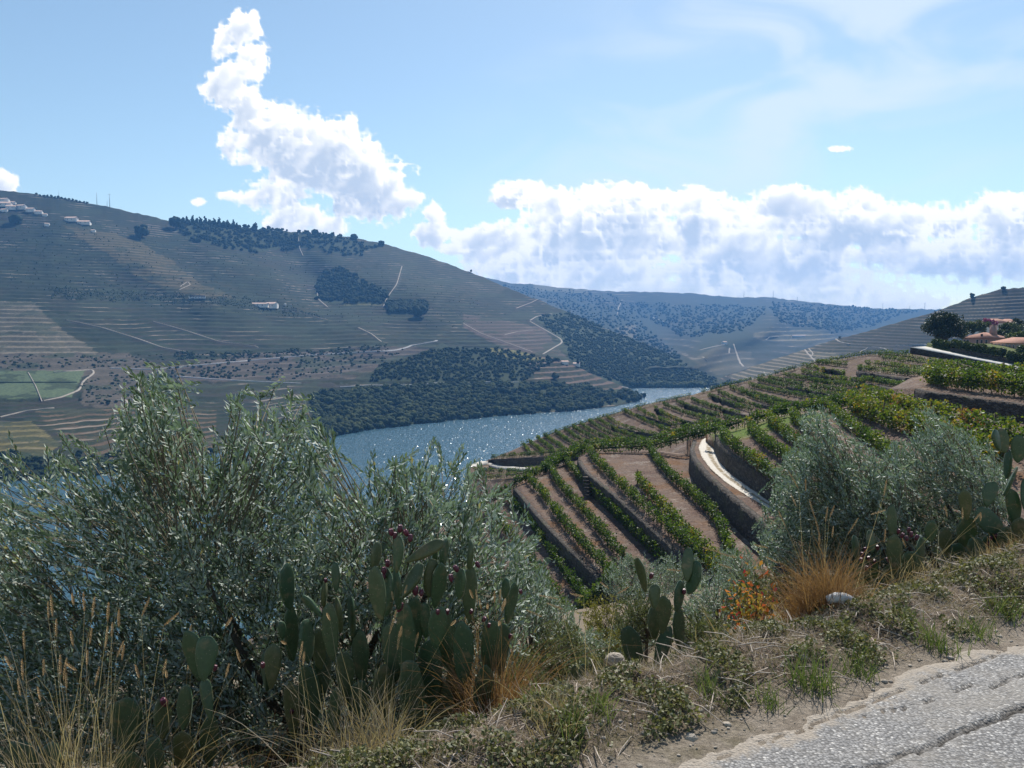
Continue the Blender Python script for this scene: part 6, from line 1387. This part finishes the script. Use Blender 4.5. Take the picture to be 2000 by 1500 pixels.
grass_clump('rusty tangle of dry grass right of the heart shaped cactus', 480, 1400, 3.7, [], 520, .45, 33, M_straw_red, 80)
grass_clump('thin dry grass between the central cactus clumps', 700, 1470, 3.4, hl([(645, 1212, 14, -5), (560, 1258, 12, -6), (585, 1290, 30, 3), (592, 1300, 26, 2), (760, 1240, 46, 14), (776, 1270, 36, 4), (782, 1245, 24, 3), (810, 1265, 32, 8), (880, 1222, 12, 10), (790, 1160, 20, 6), (768, 1172, 18, -2)]), 260, .45, 34, wpx=170)
grass_clump('orange dry tuft under the right part of the central cactus', 965, 1395, 3.75, hl([(925, 1170, 22, -6), (933, 1180, 22, -4), (940, 1190, 22, -3), (966, 1178, 28, 0), (975, 1180, 20, 2), (980, 1195, 20, 4), (985, 1185, 16, 2), (914, 1235, 26, -6), (975, 1225, 16, 1), (952, 1190, 14, 1)]), 620, .45, 35, M_straw_red, 75)
grass_clump('straw grass at the foot of the central cactus', 730, 1480, 3.15, [], 320, .30, 36, None, 150)
grass_clump('tall grass with bending seed heads above the rusty straw mound', 1610, 1180, 4.9, hl([(1560, 955, 34, -20), (1590, 1008, 30, -8), (1612, 1020, 28, 2), (1620, 1012, 26, 4), (1535, 1030, 30, -14), (1602, 1050, 40, -12), (1655, 1045, 34, 18), (1700, 1005, 8, 26), (1726, 970, 30, 1), (1600, 1065, 24, -2), (1574, 960, 26, -6), (1625, 1050, 20, 5), (1556, 990, 22, -8)]), 300, .35, 37, wpx=90)
grass_clump('bent pale grass stems arching over the shrubs', 1460, 1240, 4.6, hl([(1405, 1078, 8, -30), (1440, 1090, 10, -34), (1500, 1070, 6, -26), (1430, 1110, 8, -24), (1480, 1165, 20, -10), (1520, 1100, 14, -24), (1330, 1115, 8, -30)]), 160, .35, 38, wpx=120)
grass_clump('thin arching grass left of the middle cactus', 1170, 1300, 4.3, hl([(1090, 1170, 6, -34), (1100, 1190, 8, -30), (1140, 1165, 8, -24), (1190, 1150, 12, -16), (1060, 1205, 10, -30), (1205, 1160, 14, 22)]), 220, .3, 39, wpx=120)
grass_clump('dry grass in front of the dark fruiting cactus', 1720, 1180, 4.9, hl([(1727, 1060, 26, 2), (1770, 1070, 20, -12), (1850, 1010, 22, -6), (1880, 1015, 20, 2), (1900, 1020, 20, 10), (1640, 1140, 14, 20), (1915, 1018, 18, -6)]), 260, .26, 40, wpx=190)
grass_clump('rusty brown straw mound beside the white stone', 1592, 1212, 4.5, [], 1700, .34, 41, M_straw_red, 80)
grass_clump('small dry tuft low on the verge', 1075, 1480, 3.0, [], 420, .13, 42, None, 90)
grass_clump('pale straw along the right top of the verge', 1870, 1110, 5.3, [], 900, .16, 43, M_straw, 260)
grass_clump('straw on the crest of the verge at the right edge', 1990, 1080, 5.5, [], 500, .16, 44, M_straw_red, 150)
# ---- straw litter and low green plants on the verge
rg = np.random.default_rng(66)
def verge_pts(n, s0, s1, t0, t1, patch=None, thr=.5):
    s = rg.uniform(s0, s1, n); t = rg.uniform(t0, t1, n)
    if patch is not None:
        m = fbm(s * patch, t * patch, 3, 77) > thr; s, t = s[m], t[m]
    x, y = xy_of(s, t); return np.stack([x, y, bank_z(x, y)], -1)
P0 = verge_pts(90000, -3, 6.5, .06, 1.7); n = len(P0)
keep = rg.random(n) < np.clip((st_of(P0[:, 0], P0[:, 1])[1] - .04) / .28, 0.04, 1); P0 = P0[keep]; n = len(P0)
dv = rg.normal(size=(n, 3)) * np.array([1, 1, .45]); dv[:, 2] = np.abs(dv[:, 2]); dv /= np.linalg.norm(dv, axis=1)[:, None]; L = rg.gamma(2.0, .022, n)
o, _ = blades('dry_litter', P0 + [0, 0, .004], P0 + dv * L[:, None] + [0, 0, .012], .08, rg.uniform(.0015, .0045, n), leafmat('litter_straw', (0.17, 0.115, 0.085), (0.66, 0.57, 0.48), .2, .8), None, rg, .45, 1); tag(o, 'dry straw and dead stalks littering the verge', 'straw')
# thicker stalks
P0 = verge_pts(600, -2.5, 5.5, .15, 1.0); n = len(P0); dv = rg.normal(size=(n, 3)) * np.array([1, 1, .12]); dv /= np.linalg.norm(dv, axis=1)[:, None]
mb = MB()
for k in range(n):
    l = rg.uniform(.06, .22); p = P0[k] + [0, 0, .012]; mb.tube([p, p + dv[k] * l * .5 + [0, 0, .012], p + dv[k] * l + rg.normal(0, .008, 3)], [.0035, .003, .002], 4, False)
o = mb.build('dead_stalks', simple('grey_stalk', (0.40, 0.34, 0.28), .9, .3, 20), kind='stuff'); tag(o, 'grey dead stalks lying on the verge', 'stalks')
# low green cover
P0 = verge_pts(95000, -3, 6.5, .10, .80, 6.5, .54); n = len(P0); P0 = P0 + np.stack([0 * P0[:, 0], 0 * P0[:, 0], rg.uniform(.005, .06, n)], -1)
V, Q = leaf_quads(P0, rg.uniform(.010, .022, n), rg, .8)
o = obj('ground_cover', V, Q, leafmat('low_green_leaves', (0.035, 0.052, 0.018), (0.25, 0.24, 0.10), .3, .6), attrs={'tint': np.repeat(np.clip(rg.normal(.45, .25, n), 0, 1), 4)}, kind='stuff'); tag(o, 'low green creeping plants in patches on the verge', 'ground cover')
P0 = verge_pts(16000, -3, 6.5, .12, 1.4, 2.6, .47); n = len(P0)
o, _ = blades('verge_grass', P0, P0 + np.stack([rg.normal(0, .02, n), rg.normal(0, .02, n), rg.uniform(.02, .08, n)], -1), .1, .002, leafmat('short_grass', (0.07, 0.085, 0.03), (0.26, 0.22, 0.10), .3, .6), None, rg, .5, 3, 'stuff'); tag(o, 'short sparse grass along the verge', 'grass')
M_green = leafmat('green_grass', (0.055, 0.095, 0.025), (0.17, 0.22, 0.07), .4, .5)
for i, (x, y, h, w, lab) in enumerate([(1590, 1345, .17, 90, 'largest green grass tuft near the middle of the verge edge'), (1675, 1330, .14, 60, 'green tuft right of the largest one'), (1830, 1275, .13, 60, 'green tuft under the right part of the straw'), (1905, 1240, .12, 60, 'green tuft by the road edge near the right frame edge'), (1960, 1200, .14, 60, 'upper green tuft at the right frame edge'), (1385, 1360, .12, 40, 'narrow green tuft below the middle cactus'), (1120, 1440, .14, 30, 'thin green tuft left of the creeping plants'), (1175, 1395, .10, 36, 'small green tuft on the left verge'), (1500, 1395, .09, 50, 'low green tuft left of the largest one'), (1640, 1235, .09, 36, 'small green tuft below the white stone'), (1040, 1380, .10, 40, 'small green tuft beside the fallen pad'), (1770, 1215, .09, 40, 'small faded tuft in the straw on the right')]):
    B = on_bank(x, y, .1); n = 90 + int(rg.random() * 110); rt = thing('grass_tuft', lab, 'grass tuft', B, 'green tufts on the verge'); s = B[1] / F
    R0 = B + np.stack([rg.normal(0, w * s * .30, n), rg.normal(0, .05, n), np.zeros(n)], -1); R0[:, 2] = bank_z(R0[:, 0], R0[:, 1]) - .01
    TP = R0 + np.stack([rg.normal(0, h * .35, n), rg.normal(0, h * .3, n), np.abs(rg.normal(h * .6, h * .32, n))], -1)
    blades('blade', R0, TP, .12, .0045, M_green, rt, rg, .5, 4)
# ---- plant with autumn leaves
B = at(1470, 1240, 4.7); B[2] = float(bank_z(B[0], B[1])); rt = thing('autumn_bush', 'small bush with yellow orange and red leaves beside the straw mound', 'bush', B)
m, t, b_ = newmat('autumn_leaves'); a = N(t, 'ShaderNodeAttribute', attribute_name='tint'); c = ramp(t, a.outputs['Fac'], [(0, (0.05, 0.08, 0.02)), (.35, (0.16, 0.16, 0.03)), (.55, (0.42, 0.28, 0.04)), (.75, (0.45, 0.13, 0.03)), (1, (0.26, 0.025, 0.03))]); t.links.new(c, b_.inputs['Base Color'])
tr = N(t, 'ShaderNodeBsdfTranslucent'); t.links.new(c, tr.inputs[0]); mx = N(t, 'ShaderNodeMixShader'); mx.inputs[0].default_value = .45; t.links.new(b_.outputs[0], mx.inputs[1]); t.links.new(tr.outputs[0], mx.inputs[2]); t.links.new(mx.outputs[0], t.nodes['Material Output'].inputs['Surface'])
n = 420; q = np.stack([rg.normal(1470, 26, n), rg.normal(1185, 32, n)], -1); C = at(q[:, 0], q[:, 1], rg.uniform(4.5, 4.95, n)); V, Q = leaf_strips(C, rg.normal(size=(n, 3)) + [0, 0, -.6], rg.normal(size=(n, 3)), rg.uniform(.03, .055, n), rg.uniform(.014, .022, n), rg.uniform(-.1, .2, n), rg)
obj('leaves', V, Q, m, rt, attrs={'tint': np.repeat(np.clip(rg.normal(.5, .28, n), 0, 1), 4)}, kind='stuff')
mb = MB()
for k in range(14): mb.tube([B, (B + C[k * 9]) / 2 + rg.normal(0, .02, 3), C[k * 9]], [.006, .004, .002], 4, False)
mb.build('twigs', M_twig, rt, kind='stuff')
# ---- stones
def rock(name, label, px, py, size, mat, seed, Y=None):
    B = on_bank(px, py) if Y is None else at(px, py, Y); rg2 = np.random.default_rng(seed); v = ICO_V.copy(); f = ICO_F
    mid = {}; V = list(v); F2 = []
    def mp(a, b):
        k = (min(a, b), max(a, b))
        if k not in mid: p = (V[a] + V[b]); mid[k] = len(V); V.append(p / np.linalg.norm(p))
        return mid[k]
    for a, b, c in f:
        x, y, z = mp(a, b), mp(b, c), mp(c, a); F2 += [[a, x, z], [b, y, x], [c, z, y], [x, y, z]]
    V = np.array(V) * rg2.uniform(.82, 1.12, (len(V), 1)) * np.array(size) + B
    o = obj(name, V, np.array(F2), mat); return tag(o, label, 'stone')
M_wstone = simple('white_stone', (0.62, 0.61, 0.58), .8, .12, 20, .3, 60); M_rock = simple('pale_rock', (0.34, 0.30, 0.25), .95, .3, 12, .6, 40)
Yw = np.linspace(3.9, 5.2, 200); Pw = at(1642, 1176, Yw); Bw = Pw[int(np.argmin(np.abs(Pw[:, 2] - .02 - bank_z(Pw[:, 0], Pw[:, 1]))))]
b = MB(); b.tube([Bw + [-.075, 0, .012], Bw + [-.03, 0, .026], Bw + [.02, 0, .022], Bw + [.075, -.01, .0]], [.024, .030, .032, .026], 10); o = b.build('white_stone', M_wstone, smooth=True); tag(o, 'small white stone post end lying by the rusty straw mound', 'stone')
rock('pale_rock', 'pale rock beside the foot of the middle cactus', 1200, 1290, (.065, .05, .045), M_rock, 2, 4.5)
for i, (x, y, s, lab) in enumerate([(1890, 1262, .045, 'flat grey stone at the road edge on the right'), (1460, 1432, .022, 'small pale stone on the soil strip, left one'), (1410, 1418, .018, 'tiny pale stone on the soil strip at its left end'), (1900, 1145, .03, 'tan stone lying in the straw on the right'), (1710, 1250, .012, 'tiny white pebble in the verge plants')]):
    rock('stone', lab, x, y, (s * 1.3, s, s * .5), M_rock, 20 + i)
P0 = verge_pts(1500, -3, 6, -.06, .4); n = len(P0); V, T = lumps(P0 + [0, 0, .002], np.repeat(rg.gamma(1.5, .0035, n)[:, None], 3, 1) * [1.2, 1.1, .6], rg)
o = obj('gravel', V, T, M_rock, kind='stuff'); tag(o, 'small gravel on the bare soil strip', 'gravel')
# ------------------------------------------------------------------ haze
def haze():
    m = bpy.data.materials.new('haze_air'); m.use_nodes = True; t = m.node_tree; t.nodes.clear()
    v = N(t, 'ShaderNodeVolumePrincipled'); v.inputs['Color'].default_value = (0.17, 0.46, 1.0, 1); v.inputs['Density'].default_value = HAZE_DENSITY; v.inputs['Anisotropy'].default_value = 0.15
    o = N(t, 'ShaderNodeOutputMaterial'); t.links.new(v.outputs[0], o.inputs['Volume'])
    b = MB(); x0, x1, y0, y1, z0, z1 = -2300, 4400, -60, 5700, -560, 430
    b.box(((x0 + x1) / 2, (y0 + y1) / 2, (z0 + z1) / 2), (x1 - x0, y1 - y0, z1 - z0))
    o = b.build('haze', m, kind='stuff')
HAZE_DENSITY = 0.000118
haze()
